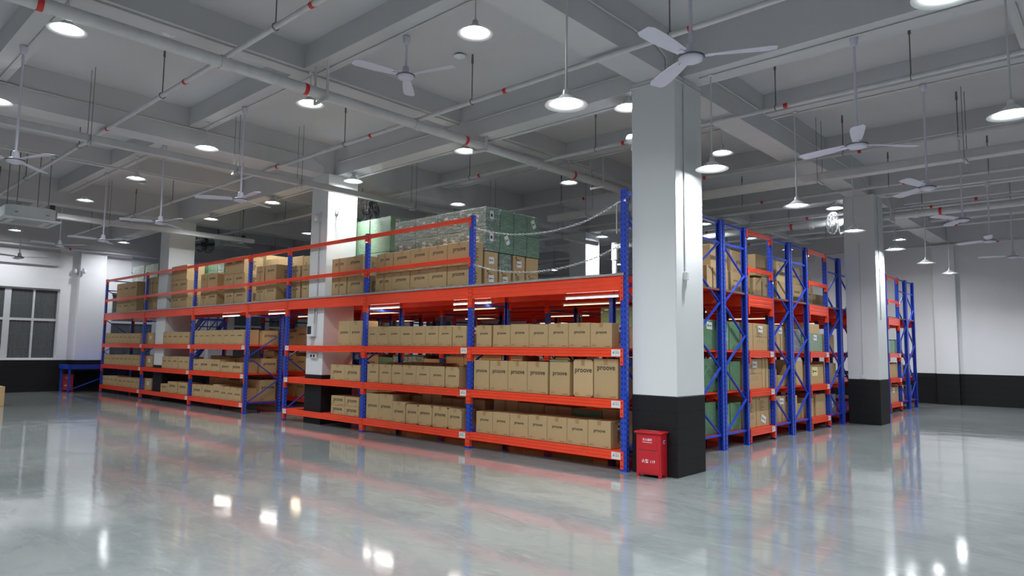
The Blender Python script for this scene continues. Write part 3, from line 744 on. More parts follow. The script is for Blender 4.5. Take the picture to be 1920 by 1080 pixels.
for nm, yf, dd, lay in DK:
    z = DZ
    for li, row_ in enumerate(lay):
        ln = LY[len(lay)-2][li]
        for i, (a, b, h) in enumerate(row_):
            sfx = 'leftmost' if i == 0 else ('rightmost' if i == len(row_)-1 else ORD[i+1]+' from the left')
            carton('deck-edge carton %s, %s layer, %s' % (nm, ln, sfx), a+.004, b-.004, yf+R.uniform(0, .02), dd, z, h, ls=.55, lz=.56 if li == 0 else .66, tape='full' if (i == 0 and li < 2) else 'top', side=(i == len(row_)-1), group='cartons on the deck edge '+nm)
        z += max(h for _, _, h in row_)+.004
# green wrapped stack behind the cartons
gx = [-5.66, -5.02, -4.39, -3.76, -3.12]
for li, z in enumerate((3.31, 3.70)):
    for i in range(4):
        w_ = gx[i+1]-gx[i]
        stk = [(R.uniform(-.15, .0), .24, .10, .12, R.uniform(-.1, .1)), (R.uniform(.08, .2), .2, .10, .13, R.uniform(-.5, .2))]
        if i == 3: stk.append(('s', .15, .25, .09, .15))
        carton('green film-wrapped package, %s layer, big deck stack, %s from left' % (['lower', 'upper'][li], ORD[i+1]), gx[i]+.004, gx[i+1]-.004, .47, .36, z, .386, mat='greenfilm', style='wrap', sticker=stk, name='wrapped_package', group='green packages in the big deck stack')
    for j in range(3):
        y = .84+j*.36
        carton('green film-wrapped package, %s layer, deck stack right flank, %s back' % (['lower', 'upper'][li], ORD[j+1]), y+.004, y+.352, -3.125, .5, z, .386, rot=1, mat='greenside', style='wrap', sticker=[(.0, .24, .10, .16, .5)] if (li+j) % 3 == 0 else None, name='wrapped_package', group='green packages in the big deck stack')
for i in range(3):
    carton('carton under the green packages, %s from the left, front part hidden' % ORD[i+1], gx[i]+.004, gx[i+1]-.004, .47, .34, DZ, .64, style='plain', mat='card2', group='cartons supporting the green packages')
FL = [(.47, .80, .33, 'card', 'info', 2), (.47, .80, .30, 'card', 'plain', 2), (.84, 1.15, .33, 'card', 'info', 1), (.84, 1.15, .30, 'greenfilm', 'wrap', 0), (1.2, 1.52, .33, 'card', 'info', 0), (1.2, 1.52, .30, 'card', 'info', 2), (1.56, 1.9, .33, 'card', 'info', 0), (1.56, 1.9, .30, 'card', 'plain', 0)]
for i, (a, b, h, m, st, sk) in enumerate(FL):
    z = DZ if i % 2 == 0 else DZ+.334
    carton('%s under the green stack flank, %s layer, %s back' % (MN[m], ['lower', 'upper'][i % 2], ORD[i//2+1]), a, b, -3.135, .5, z, h, rot=1, mat=m, style=st, sticker=[(.0, h*.5, .13, .12, .05)] if sk else None, name='wrapped_package' if st == 'wrap' else 'cardboard_box', group='packages on the right flank of the deck stack')
for i, (a, b, h, x) in enumerate([(2.15, 2.55, .30, -3.3), (2.62, 3.0, .26, -3.1), (3.2, 3.6, .22, -3.0)]):
    carton('loose carton on the deck behind the chains, %s beyond the green stack' % ORD[i+1], a, b, x, .6, DZ, h, rot=1, mat='card2', style='plain', sticker=[(.0, h*.6, .08, .10, 0)], group='loose cartons behind the chains')
# pale green stacks beside the pillar
for ci, (a, b) in enumerate(((-7.78, -7.15), (-7.11, -6.40))):
    z = DZ
    for li, h in enumerate((.50, .46, .37, .37)):
        carton('pale green package, %s stack behind the white pillar, %s from bottom' % (['left', 'right'][ci], ORD[li+1]), a, b, .92, .6, z, h, mat='greenlight', style='wrap', sticker=[('s', .2, .25, .12, .16)] if ci == 1 else None, name='wrapped_package', group='pale green stacks behind the white pillar')
        z += h+.008
# goods further back on the deck, left part
for i, (a, b, y, z, h, m) in enumerate([(-12.6, -12.0, .80, DZ, 1.34, 'card3'), (-12.0, -11.4, .80, DZ, 1.30, 'card3'), (-11.4, -10.8, .80, DZ, 1.17, 'card3'), (-10.8, -10.2, .80, DZ, 1.15, 'card3'), (-10.2, -9.6, .80, DZ, 1.13, 'card3'), (-9.6, -9.0, .80, DZ, 1.10, 'card3'),
                                        (-20.6, -19.5, .70, DZ, 1.62, 'greenfilm'), (-19.45, -18.3, .70, DZ, 1.60, 'greenlight'), (-15.3, -14.75, .78, DZ, 1.29, 'green'), (-14.7, -14.2, .78, DZ, 1.27, 'greenlight'), (-14.15, -13.75, .78, DZ, 1.33, 'greenfilm')]):
    st = 'wrap' if m.startswith('green') else 'info'
    carton('tall %s, second line on the deck, item %s' % (MN[m], ORD[i+1]), a+.006, b-.006, y, .55, z, h, mat=m, style=st, name='wrapped_package' if st == 'wrap' else 'cardboard_box', group='tall goods in the second line on the deck')
carton('brown carton with a white label standing on the floor at the left picture edge', -17.2, -16.35, -4.05, .5, 0, .5, style='plain', sticker=[('s', .2, .25, .1, .14)])
# ================================================================ LIGHTS UNDER THE CEILING
def light(name, parent, loc, power, size, col, shape='DISK', size_y=None, rot=(0, 0, 0), spread=PI):
    l = bpy.data.lights.new(name, 'AREA'); l.energy = power; l.shape = shape; l.size = size; l.color = col; l.spread = spread
    if size_y: l.size_y = size_y
    o = bpy.data.objects.new(name, l); COL.objects.link(o); o.parent = parent; o.location = loc; o.rotation_euler = rot
    return o
_lm = {}
def lamp(x, y, z, ztop, label, group, rad=.205):
    t = thing('pendant_lamp', label, 'lamp', (x, y, z), 0, group)
    k = ('dish', rad)
    if k not in _lm:
        prof = [(.05, .098), (.06, .094), (.085, .070), (.14, .034), (rad-.004, .006), (rad, 0), (rad-.003, -.001), (.138, .026), (.080, .060), (.045, .074), (.0, .078)]
        _lm[k] = MB().lathe(prof, 'dish', 32).build('x').data
        _lm['bulb'] = MB().lathe([(0, .004), (.05, .006), (.078, .014), (.085, .026), (.075, .045), (.05, .062), (0, .066)][::-1], 'bulb', 14).build('x').data
        _lm['cap'] = MB().lathe([(0, .165), (.026, .16), (.034, .145), (.036, .11), (.05, .098), (0, .098)], 'white', 20).build('x').data
        for o in [o for o in bpy.data.objects if o.name.startswith('x')]: bpy.data.objects.remove(o)
    link('lamp_shade', _lm[k], t); link('bulb', _lm['bulb'], t); link('lamp_holder', _lm['cap'], t)
    r = MB().tube([(0, 0, .16), (0, 0, ztop-z)], .008 if ztop-z < 1 else .011, 'conduit', 8); r.build('hanging_rod', t)
    MB().lathe([(.0, ztop-z-.03), (.03, ztop-z-.03), (.035, ztop-z-.001), (0, ztop-z-.001)], 'white', 16).build('ceiling_cap', t)
    light('lamp_light', t, (0, 0, -.003), LAMP_W, .17, LAMP_COL, spread=2.6)
    return t
LY_ = [(-8.76, 5.33), (-5.76, 5.65), (-2.65, 5.65), (.50, 5.33), (3.56, 5.65), (6.62, 5.65), (9.75, 5.33), (12.86, 5.65), (15.9, 5.65)]
RN = ['row behind viewer', 'nearest row', 'second row', 'front-racking row', 'fifth-last row', 'fourth-last row', 'far-pillar row', 'second-last row', 'back-wall row']
LX = [-.22, -3.68, -7.15, -10.6, -14.05, -17.5, -20.95]
for j, (y, zt) in enumerate(LY_):
    for i, x in enumerate(LX):
        if j >= 4 and i > 5: continue
        if j == 0 and i > 4: continue
        if i == 5 or j == 5 or (j == 7 and i > 2): continue
        z = 5.16
        lamp(x, y-.03, z, zt, 'short-stemmed white dish lamp, %s, %s leftwards from the near pillar' % (RN[j], ORD[i+1]), 'short pendant lamps in the '+RN[j])
for j, (y, zt) in enumerate(LY_):
    for i, x in enumerate((1.07, 4.32, 7.7)):
        if i == 2 and j > 3: continue
        lamp(x, y, 4.03, zt, 'long-stemmed white dish lamp, %s, %s line right of the pillars' % (RN[j], ORD[i+1]), 'long-stemmed lamps in the %s line' % ORD[i+1], .215)
for j, y in ((1, -5.76), (0, -8.76)): pass

def tube(x0, x1, y, z, mat, col, label, group, axis='x', pw=TUBE_W):
    L = x1-x0; t = thing('tube_light', label, 'lamp', ((x0+x1)/2, y, z) if axis == 'x' else (y, (x0+x1)/2, z), 0 if axis == 'x' else PI/2, group)
    MB().box(-L/2, L/2, -.02, .02, .018, .035, 'white').build('batten', t)
    MB().tube([(-L/2+.02, 0, 0), (L/2-.02, 0, 0)], .010, mat, 10).build('tube', t)
    MB().box(-L/2, -L/2+.02, -.018, .018, -.018, .035, 'white').box(L/2-.02, L/2, -.018, .018, -.018, .035, 'white').build('end_cap', t)
    MB().box(-L/2+.1, -L/2+.11, -.005, .005, .035, 2.629-z, 'rod').box(L/2-.11, L/2-.10, -.005, .005, .035, 2.629-z, 'rod').build('hanger', t)
    light('tube_light_source', t, (0, 0, -.02), pw, L-.1, col, 'RECTANGLE', .03)
for i, (a, b) in enumerate([(-1.32, -.33), (-3.85, -2.88), (-6.33, -5.35), (-10.45, -9.55), (-12.9, -11.9)]):
    tube(a, b, .42, 2.39, 'tube', (1, .94, .84), 'lit tube light under the deck of the front racking, %s from the near end' % ORD[i+1], 'tube lights under the front racking deck', pw=TUBE_W*.6)
for j, y in enumerate((1.48, 4.48, 7.5, 10.6)):
    for i, x in enumerate((-1.6, -4.4, -7.2, -10.3)[:4 if j < 2 else 3]):
        tube(x-.6, x+.6, y, 2.38, 'tubewarm', (1, .82, .55), 'warm tube light in aisle %s between the racking rows, %s from the open end' % (ORD[j+1], ORD[i+1]), 'warm tube lights in the aisles', pw=TUBE_W*1.1)

# ================================================================ FANS
def fan(x, y, z, ztop, a0, label, rad=.72):
    t = thing('ceiling_fan', label, 'fan', (x, y, z), a0, 'white ceiling fans')
    if 'hub' not in _lm:
        _lm['hub'] = MB().lathe([(0, .012), (.075, .010), (.105, -.004), (.112, -.022), (.100, -.045), (.06, -.060), (0, -.064)][::-1], 'fanwhite', 28).lathe([(.113, -.014), (.120, -.010), (.120, -.018), (.113, -.024)], 'chrome', 28).build('q1').data
        _lm['neck'] = MB().lathe([(0, .11), (.030, .11), (.040, .10), (.048, .03), (.055, .012), (0, .012)], 'fanwhite', 20).build('q2').data
        b = MB(); pr = []
        n = 10; top = []; bot = []
        for i in range(n+1):
            r = .14+(rad-.14)*i/n; wd = (.048+.030*math.sin(min(1, i/n*1.2)*PI/2)) if i < n else .055
            tw = math.radians(14-6*i/n); c, s = math.cos(tw), math.sin(tw)
            for zz in (.003, -.003):
                for u in (-1, 1): pr.append((r, u*wd*c, u*wd*s-.004+zz))
        fs = []
        for i in range(n):
            o = 4*i; p = o+4
            fs += [(o, o+1, p+1, p), (o+2, p+2, p+3, o+3), (o, p, p+2, o+2), (o+1, o+3, p+3, p+1)]
        fs += [(0, 2, 3, 1), (4*n, 4*n+1, 4*n+3, 4*n+2)]
        b.add(pr, fs, 'fanwhite').box(.08, .19, -.022, .022, -.012, -.004, 'fanwhite')
        _lm['blade'] = b.build('q3').data
        for o in [o for o in bpy.data.objects if o.name[0] == 'q']: bpy.data.objects.remove(o)
    link('motor', _lm['hub'], t); link('motor_neck', _lm['neck'], t)
    for k in range(3): link('blade', _lm['blade'], t, (0, 0, 0), 2*PI*k/3)
    h = ztop-z
    MB().tube([(0, 0, .10), (0, 0, h-.06)], .016, 'fanwhite', 12).build('down_rod', t)
    MB().lathe([(0, h-.001), (.045, h-.001), (.05, h-.03), (.038, h-.10), (.02, h-.12), (0, h-.12)][::-1], 'fanwhite', 20).build('ceiling_canopy', t)
FANS = [(-1.68, -2.5, 5.13, 5.65, .3, 'white ceiling fan on a very short rod, above the green deck stack'), (2.35, -2.5, 4.22, 5.65, 2.55, 'nearest white ceiling fan, right of the near pillar top'),
        (2.85, .56, 4.04, 5.33, 2.9, 'white ceiling fan over the open floor, second from the near pillar'), (2.95, 3.62, 4.09, 5.65, .3, 'white ceiling fan over the open floor, third from the near pillar'),
        (2.9, 6.65, 4.07, 5.65, 2.1, 'white ceiling fan over the open floor, fourth from the near pillar'), (2.9, 9.7, 4.07, 5.33, .6, 'white ceiling fan over the open floor, fifth from the near pillar'),
        (2.95, 12.85, 4.07, 5.65, 1.3, 'white ceiling fan nearest the right-hand end wall'),
        (-5.88, -5.75, 4.07, 5.65, .35, 'white ceiling fan at the left picture edge, nearest there'), (-5.86, -2.62, 4.07, 5.65, 2.0, 'white ceiling fan left of the tall white pillar at mid distance'),
        (-9.28, -2.62, 4.08, 5.65, .15, 'white ceiling fan above the left racking block, first beyond the nearer one'), (-12.7, -2.62, 4.06, 5.65, 2.6, 'white ceiling fan above the left racking block, second beyond the nearer one'),
        (-16.2, -2.62, 4.27, 5.65, .7, 'white ceiling fan behind the air conditioner, nearer the pilaster'), (-18.6, -3.0, 4.1, 5.65, 1.0, 'farthest white ceiling fan, under the air conditioner at the left')]
for f in FANS: fan(*f[:5], f[5])
def wall_fan(loc, rot, arm, label, mats):
    """fan head at loc facing local -Y; arm = vector (local) to the wall"""
    t = thing('wall_fan', label, 'fan', loc, rot)
    r = .27; mb = MB()
    for rr, yy in ((r, -.02), (r, .05), (r*.72, -.07), (r*.4, -.085)):
        pts = [(rr*math.cos(a*2*PI/28), yy, rr*math.sin(a*2*PI/28)) for a in range(29)]
        mb.tube(pts, .006, mats[0], 6, False)
    for k in range(20):
        a = 2*PI*k/20; c, s = math.cos(a), math.sin(a)
        mb.tube([(.05*c, -.09, .05*s), (r*.72*c, -.07, r*.72*s), (r*c, -.02, r*s), (r*c, .05, r*s), (r*.5*c, .10, r*.5*s), (.07*c, .11, .07*s)], .0035, mats[0], 5, False)
    mb.build('fan_cage', t)
    bl = MB()
    for k in range(3):
        a = 2*PI*k/3
        pts = []
        for u, v in ((.04, -.03), (.22, -.07), (.24, .06), (.05, .04)):
            x, z = u*math.cos(a)-v*math.sin(a), u*math.sin(a)+v*math.cos(a); pts.append((x, (.02 if v > 0 else -.02), z))
        bl.add(pts+[(p[0], p[1]+.004, p[2]) for p in pts], [(0, 1, 2, 3), (7, 6, 5, 4), (0, 4, 5, 1), (1, 5, 6, 2), (2, 6, 7, 3), (3, 7, 4, 0)], mats[1])
    bl.build('fan_blades', t)
    m = MB(); n = 16; pr = [(0, .06), (.06, .07), (.075, .12), (.07, .22), (.04, .25), (0, .255)]
    m.lathe(pr, mats[2], n); m.v = [(x, z, y) for x, y, z in m.v]; m.build('motor_housing', t)
    MB().tube([(0, .16, -.05), (0, .17, -.17), tuple(Vector(arm)*.6+Vector((0, .05, -.12))), arm], .014, mats[2], 8).lathe([(0, -.001), (.04, 0), (.04, .02), (0, .021)], mats[2], 12, arm).build('wall_bracket', t)
wall_fan((-.30, 9.72, 4.80), -.9, (-.18, .30, -.22), 'chrome wall fan on the left side of the far white pillar', ('chrome', 'acgrey', 'acgrey'))
wall_fan((-.09, .66, 4.74), 1.75, (.0, -.15, -.22), 'white wall fan half hidden behind the near pillar', ('chrome', 'white', 'white'))
wall_fan((-7.52, 1.26, 4.68), PI*.15+PI/2, (-.1, .28, -.2), 'black wall fan behind the mid-distance pillar', ('black', 'black', 'black'))
wall_fan((-15.98, 1.26, 4.74), PI*.15+PI/2, (-.1, .28, -.2), 'black wall fan behind the far-left pillar', ('black', 'black', 'black'))

# ================================================================ PIPES, TRAYS, CONDUITS
def pipe_run(name, label, axis, a, b, p, z, r, bands, hangs, group=None, ztop=6.0, fit=()):
    t = thing(name, label, 'pipe', (p, a, z) if axis == 'y' else (a, p, z), 0, group)
    L = b-a; P = (lambda u: (0, u, 0)) if axis == 'y' else (lambda u: (u, 0, 0))
    MB().tube([P(0), P(L)], r, 'pipe', 16 if r > .05 else 10).build('pipe', t)
    for u in bands: MB().tube([P(u-a-.03), P(u-a+.03)], r+.004, 'redtape', 16).build('red_tape_band', t)
    for u in fit:
        MB().tube([P(u-a-.06), P(u-a+.06)], r+.016, 'pipe', 16).build('coupling', t)
    for u in hangs:
        c = P(u-a); m = MB(); h = ztop-z
        if r > .06:
            e = (1, 0, 0) if axis == 'y' else (0, 1, 0)
            for s in (-1, 1): m.bar((c[0]+e[0]*s*.16, c[1]+e[1]*s*.16, -.11), (c[0]+e[0]*s*.16, c[1]+e[1]*s*.16, h), .04, .02, 'pipe', up=(0, 1, 0))
            m.bar((c[0]-e[0]*.17, c[1]-e[1]*.17, -.11), (c[0]+e[0]*.17, c[1]+e[1]*.17, -.11), .03, .04, 'pipe')
        else:
            m.tube([(c[0], c[1], r), (c[0], c[1], h)], .009, 'rod', 6)
            m.tube([(c[0], c[1], h-.14), (c[0], c[1], h)], [.02, .014], 'rod', 8)
            e = (1, 0) if axis == 'y' else (0, 1); R_ = r+.008
            m.tube([(c[0]+e[0]*R_*math.cos(q*2*PI/14), c[1]+e[1]*R_*math.cos(q*2*PI/14), R_*math.sin(q*2*PI/14)) for q in range(15)], .006, 'rod', 6, False)
        m.build('pipe_hanger', t)
    return t
pipe_run('sprinkler_main', 'thick grey sprinkler main running front to back under the ceiling', 'y', -13.5, 10.1, -3.28, 5.2, .078, [-6.15, -3.0, .09, 3.16], [-6.6, -2.75, .45, 4.0, 8.0], fit=(-4.15, -1.0, 2.15, 5.32, 8.4))
BR = [(-10.4, 'behind the viewer'), (-7.3, 'above the viewer'), (-4.15, 'nearest in view, top left'), (-1.0, 'second back, passing the near pillar top'), (2.15, 'third back'), (5.32, 'fourth back'), (8.42, 'fifth back'), (11.5, 'sixth back'), (14.6, 'last before the end wall')]
for k, (y, nm) in enumerate(BR):
    bands = {2: [-7.66, -4.49, -1.22], 3: [-7.7, -4.5, -1.32, 1.57, 4.6], 4: [-5.0, -1.4, 1.45, 4.6], 5: [-4.6, -1.45, 1.58], 6: [-1.5, 1.6, -4.6]}.get(k, [-4.5, 1.5])
    pipe_run('sprinkler_branch_pipe', 'slim grey sprinkler branch pipe running across the hall, %s' % nm, 'x', X0+.5, 12.3, y, 5.27, .034, bands, [x for x in (-19.4, -15.6, -13.0, -9.2, -5.3, -2.0, 1.3, 3.1, 6.6, 10) if abs(x+3.28) > .2], 'sprinkler branch pipes')
pipe_run('sprinkler_main', 'thick pipe with red bands crossing the hall beside the far pillars', 'x', -7.0, 12.2, 10.35, 4.93, .085, [-5.6, -1.5, 1.9], [-4.2, .9, 5.2], fit=(-1.0, 1.4))
pipe_run('sprinkler_branch_pipe', 'slim pipe riding just above the thick banded pipe by the far pillars', 'x', -6.5, 12.2, 10.35, 5.12, .034, [-1.1, 2.6], [])
t = thing('riser_pipe', 'white vertical riser pipe beside the pillar at the back of the deck', 'pipe', (-7.1, 10.35, 0))
MB().tube([(0, 0, .0), (0, 0, 4.93)], .085, 'white', 16).build('pipe', t)
MB().tube([(0, 0, 4.5), (0, 0, 5.05)], .105, 'white', 16).tube([(0, 0, 4.93), (.14, 0, 4.93)], .10, 'white', 16).build('elbow_fitting', t)
pipe_run('wall_pipe', 'dark pipe running along the left wall below the ceiling beam', 'y', -13.5, 18, X0+.36, 4.86, .035, [-.9], [], ztop=4.95)
pipe_run('sprinkler_branch_pipe', 'slim grey pipe running along the back wall below the ceiling', 'x', -20, 12.2, Y1-.32, 5.22, .034, [2.0], [])
def tray(label, axis, a, b, p, z, w_, h_, rods, ztop=6.0):
    t = thing('cable_tray', label, 'cable tray', (p, a, z) if axis == 'y' else (a, p, z), 0, 'white cable trays')
    L = b-a; m = MB()
    if axis == 'y': m.box(-w_/2, w_/2, 0, L, 0, h_, 'tray', .004).box(-w_/2-.004, w_/2+.004, 0, L, h_, h_+.012, 'tray')
    else: m.box(0, L, -w_/2, w_/2, 0, h_, 'tray', .004).box(0, L, -w_/2-.004, w_/2+.004, h_, h_+.012, 'tray')
    m.build('tray_body', t)
    for u in rods:
        u -= a; r = MB()
        for s in (-1, 1):
            c = (s*(w_/2+.03), u) if axis == 'y' else (u, s*(w_/2+.03))
            r.tube([(c[0], c[1], -.06), (c[0], c[1], ztop-z)], .005, 'rod', 6)
        if axis == 'y': r.box(-w_/2-.07, w_/2+.07, u-.02, u+.02, -.035, -.005, 'tray')
        else: r.box(u-.02, u+.02, -w_/2-.07, w_/2+.07, -.035, -.005, 'tray')
        r.build('hanger', t)
tray('long white cable tray crossing in front of the tall white pillar', 'y', -13, 9.2, -6.98, 4.8, .12, .10, (-4.6, -2.2, -.9, 2.0, 4.6, 7.4))
tray('wide cable tray crossing the hall behind the near pillar', 'x', -5.6, 12.2, 5.25, 4.8, .22, .13, (-4.4, -1.9, .9, 3.2, 6.8))
tray('cable tray running back from the air conditioner towards the far-left pillar', 'y', -3.0, 2.3, -15.15, 4.8, .16, .12, (-1.8, 1.9))
def conduit(label, pts, r=.013):
    o = MB().tube(pts, r, 'conduit', 8).build('electrical_conduit'); tag(o, label, 'conduit', 'white electrical conduits')
conduit('thin conduit along the front face of the beam over the near pillar', [(-7.5, .30, 5.60), (-3.9, .30, 5.60)])
conduit('thin conduit along the front face of the same beam nearer the pillar', [(-3.55, .30, 5.60), (.0, .30, 5.60), (.02, .30, 5.40)])
conduit('thin conduit on the right face of the beam behind the near pillar', [(.64, .95, 5.66), (.64, 9.0, 5.66), (.64, 9.35, 5.5), (.64, 9.35, 5.34)])
conduit('thin conduit on the right face of the beam in front of the near pillar', [(.64, -8, 5.66), (.64, -.2, 5.66), (.64, .08, 5.55), (.64, .08, 5.36)])
conduit('thin conduit on the right face of the beam left of the mid-distance pillar', [(-7.63, -13, 5.62), (-7.63, -.3, 5.62), (-7.63, .07, 5.5), (-7.63, .07, 5.35)])
for i, (a, b) in enumerate(SECX[1:6]):
    conduit('thin conduit under the %s cross beam back from the viewer' % ORD[i+1], [(-21, (a+b)/2+.05, 5.638), (12, (a+b)/2+.05, 5.638)], .012)
for i, (a, b) in enumerate(MAINX[1:]):
    conduit('thin conduit under the main beam %s' % ['over the front racking', 'by the far pillars'][i], [(-20, (a+b)/2+.12, 5.318), (-.1, (a+b)/2+.12, 5.318)], .012)
    conduit('thin conduit under the main beam %s, open-floor side' % ['over the front racking', 'by the far pillars'][i], [(.9, (a+b)/2-.05, 5.318), (12, (a+b)/2-.05, 5.318)], .012)
for i, x in enumerate((-3.72, -11.95, 4.3)):
    conduit('twin conduit along the %s' % ['middle lengthwise beam above the sprinkler main', 'lengthwise beam far left', 'lengthwise beam at the right edge'][i], [(x, -13, 5.63), (x, 17.8, 5.63)], .013)
conduit('vertical conduit drop with switch on the near pillar right face', [(.752, .33, 5.30), (.752, .33, 2.66)], .010)
tag(MB().box(.742, .80, .29, .36, 2.55, 2.66, 'white', .006).box(.742, .775, .36, .40, 2.58, 2.64, 'white', .004).build('junction_box'), 'small white junction box low on the near pillar right face', 'junction box')
conduit('vertical conduit drop on the front face of the far pillar', [(.40, 9.357, 4.2), (.40, 9.357, 1.12)], .010)
tag(MB().box(.36, .46, 9.32, 9.369, 1.04, 1.13, 'white', .005).build('junction_box'), 'small white socket box just above the black base of the far pillar', 'junction box')
conduit('vertical conduit on the right face of the far pillar', [(.752, 9.62, 5.3), (.752, 9.62, 2.4)], .012)
conduit('conduit ring around the top of the near pillar', [(.06, .098, 5.26), (.72, .098, 5.26), (.752, .13, 5.24), (.752, .80, 5.24)], .012)
conduit('conduit ring around the top of the mid-distance pillar', [(-8.18, .098, 5.10), (-7.56, .098, 5.10), (-7.518, .13, 5.08), (-7.518, .30, 5.06)], .012)
conduit('conduit drop on the front face of the mid-distance pillar', [(-7.80, .095, 4.3), (-7.80, .095, 2.1)], .016)
# ---- smoke detectors
for x, y, nm in ((-2.15, -1.12, 'above the near racking, by the short-rod fan'), (-4.72, -4.31, 'tucked behind the thick pipe, top left'), (-14.6, -1.2, 'far left above the racking')):
    t = thing('smoke_detector', 'round white smoke detector on the ceiling '+nm, 'smoke detector', (x, y, 6.0), 0, 'smoke detectors')
    MB().lathe([(0, -.05), (.06, -.05), (.09, -.035), (.095, -.02), (0, -.02)], 'dish', 24).lathe([(0, -.065), (.03, -.064), (.035, -.05)], 'dish', 16).build('sensor_head', t)
    MB().lathe([(0, -.02), (.075, -.02), (.075, -.001), (0, -.001)], 'black', 24).build('base', t)
# ---- cameras
def sec_cam(x, y, z, rot, label):
    t = thing('security_camera', label, 'camera', (x, y, z), rot, 'white security cameras')
    MB().tube([(0, 0, .05), (0, -.10, .05), (0, -.10, .02)], .012, 'white', 8).box(-.03, .03, -.02, -.001, .0, .09, 'white', .003).build('bracket', t)
    MB().lathe([(0, -.12), (.03, -.115), (.045, -.09), (.05, -.05), (.05, -.01), (.04, .03), (0, .035)], 'white', 20, (0, -.10, 0)).build('housing', t)
    MB().lathe([(0, -.015), (.018, -.012), (.024, 0), (0, 0.001)], 'black', 16, (0, -.10, -.11)).build('lens', t)
sec_cam(-7.8, .105, 4.42, 0, 'white dome camera on the front of the mid-distance pillar')
sec_cam(X0+.002, -.62, 4.18, PI/2, 'small white camera left of the pilaster corner on the window wall')
sec_cam(X0+.222, -.40, 4.18, PI/2, 'small white camera on the pilaster of the window wall')
t = thing('wireless_access_point', 'white bracket device on the lit right side of the mid-distance pillar', 'access point', (-7.53, .34, 4.52), PI/2)
MB().box(-.04, .04, -.03, -.001, -.05, .05, 'white', .004).build('base', t)
MB().tube([(0, -.02, 0), (.02, -.13, -.03)], .014, 'white', 8).tube([(.0, -.11, -.02), (.09, -.16, -.06)], .010, 'white', 8).tube([(0, -.02, .03), (-.02, -.04, .22)], .008, 'white', 8).build('arm', t)
t = thing('control_panel', 'white wall panel with a dark screen on the mid-distance pillar', 'control panel', (-7.93, .108, 1.96))
MB().box(-.13, .13, -.07, -.001, -.13, .14, 'white', .006).build('housing', t)
MB().box(-.11, .04, -.073, -.0705, -.08, .09, 'black').build('screen', t)
MB().tube([(-.02, -.02, -.13), (-.02, -.02, -.38)], .010, 'conduit', 8).tube([(.04, -.02, -.13), (.04, -.02, -.38)], .010, 'conduit', 8).tube([(.06, -.02, .14), (.06, -.02, .45)], .016, 'conduit', 8).build('cable_duct', t)
t = thing('socket_box', 'white double socket box below the panel on the mid-distance pillar', 'socket', (-7.83, .108, 1.42))
MB().box(-.13, .13, -.05, -.001, -.05, .05, 'white', .005).build('housing', t)
MB().box(-.09, -.02, -.0515, -.0505, -.03, .03, 'black').box(.02, .09, -.0515, -.0505, -.03, .03, 'black').build('socket_openings', t)
# ---- ceiling cassette air conditioners
def ac(x, y, z, s, label):
    t = thing('air_conditioner', label, 'air conditioner', (x, y, z), 0, 'ceiling cassette air conditioners')
    h = s/2
    MB().box(-h, h, -h, h, 0, .045, 'acwhite', .015).build('face_panel', t)
    g = MB().box(-h*.5, h*.5, -h*.5, h*.5, -.006, -.0005, 'acgrey', .002)
    for k in range(9): g.box(-h*.48, h*.48, -h*.46+k*h*.115, -h*.46+k*h*.115+.012, -.010, -.006, 'acwhite')
    g.build('return_grille', t)
    v = MB()
    for q in (-1, 1): v.box(-h*.62, h*.62, q*h*.78-.03, q*h*.78+.03, -.004, -.0005, 'acgrey').box(q*h*.78-.03, q*h*.78+.03, -h*.62, h*.62, -.004, -.0005, 'acgrey')
    v.build('air_outlet', t)
    b = h*.86; c = b*.30
    o = [(-b+c, -b), (b-c, -b), (b, -b+c), (b, b-c), (b-c, b), (-b+c, b), (-b, b-c), (-b, -b+c)]
    MB().prism(o, lambda u, v_, s_: (u, v_, .046+s_*.26), 'acwhite').build('casing', t)
    r = MB()
    for sx in (-1, 1):
        for sy in (-1, 1):
            r.tube([(sx*b*.98, sy*b*.62, .10), (sx*b*.98, sy*b*.62, 6.0-z)], .008, 'rod', 6).box(sx*b*.98-.04, sx*b*.98+.04, sy*b*.62-.03, sy*b*.62+.03, .14, .155, 'rod')
    r.build('hanger', t)
    MB().tube([(-b, .2, .2), (-b-.5, .2, .24), (-b-2.2, -.3, .30)], .05, 'black', 10).bar((-b*.3, b+.04, .2), (-b*.3, b+.04, .50), .10, .06, 'black').build('insulated_pipe', t)
ac(-13.22, -4.03, 4.31, 1.10, 'white ceiling cassette air conditioner hanging at the left picture edge')
ac(-17.3, 2.6, 4.9, 1.0, 'second cassette air conditioner hanging deep above the left racking')
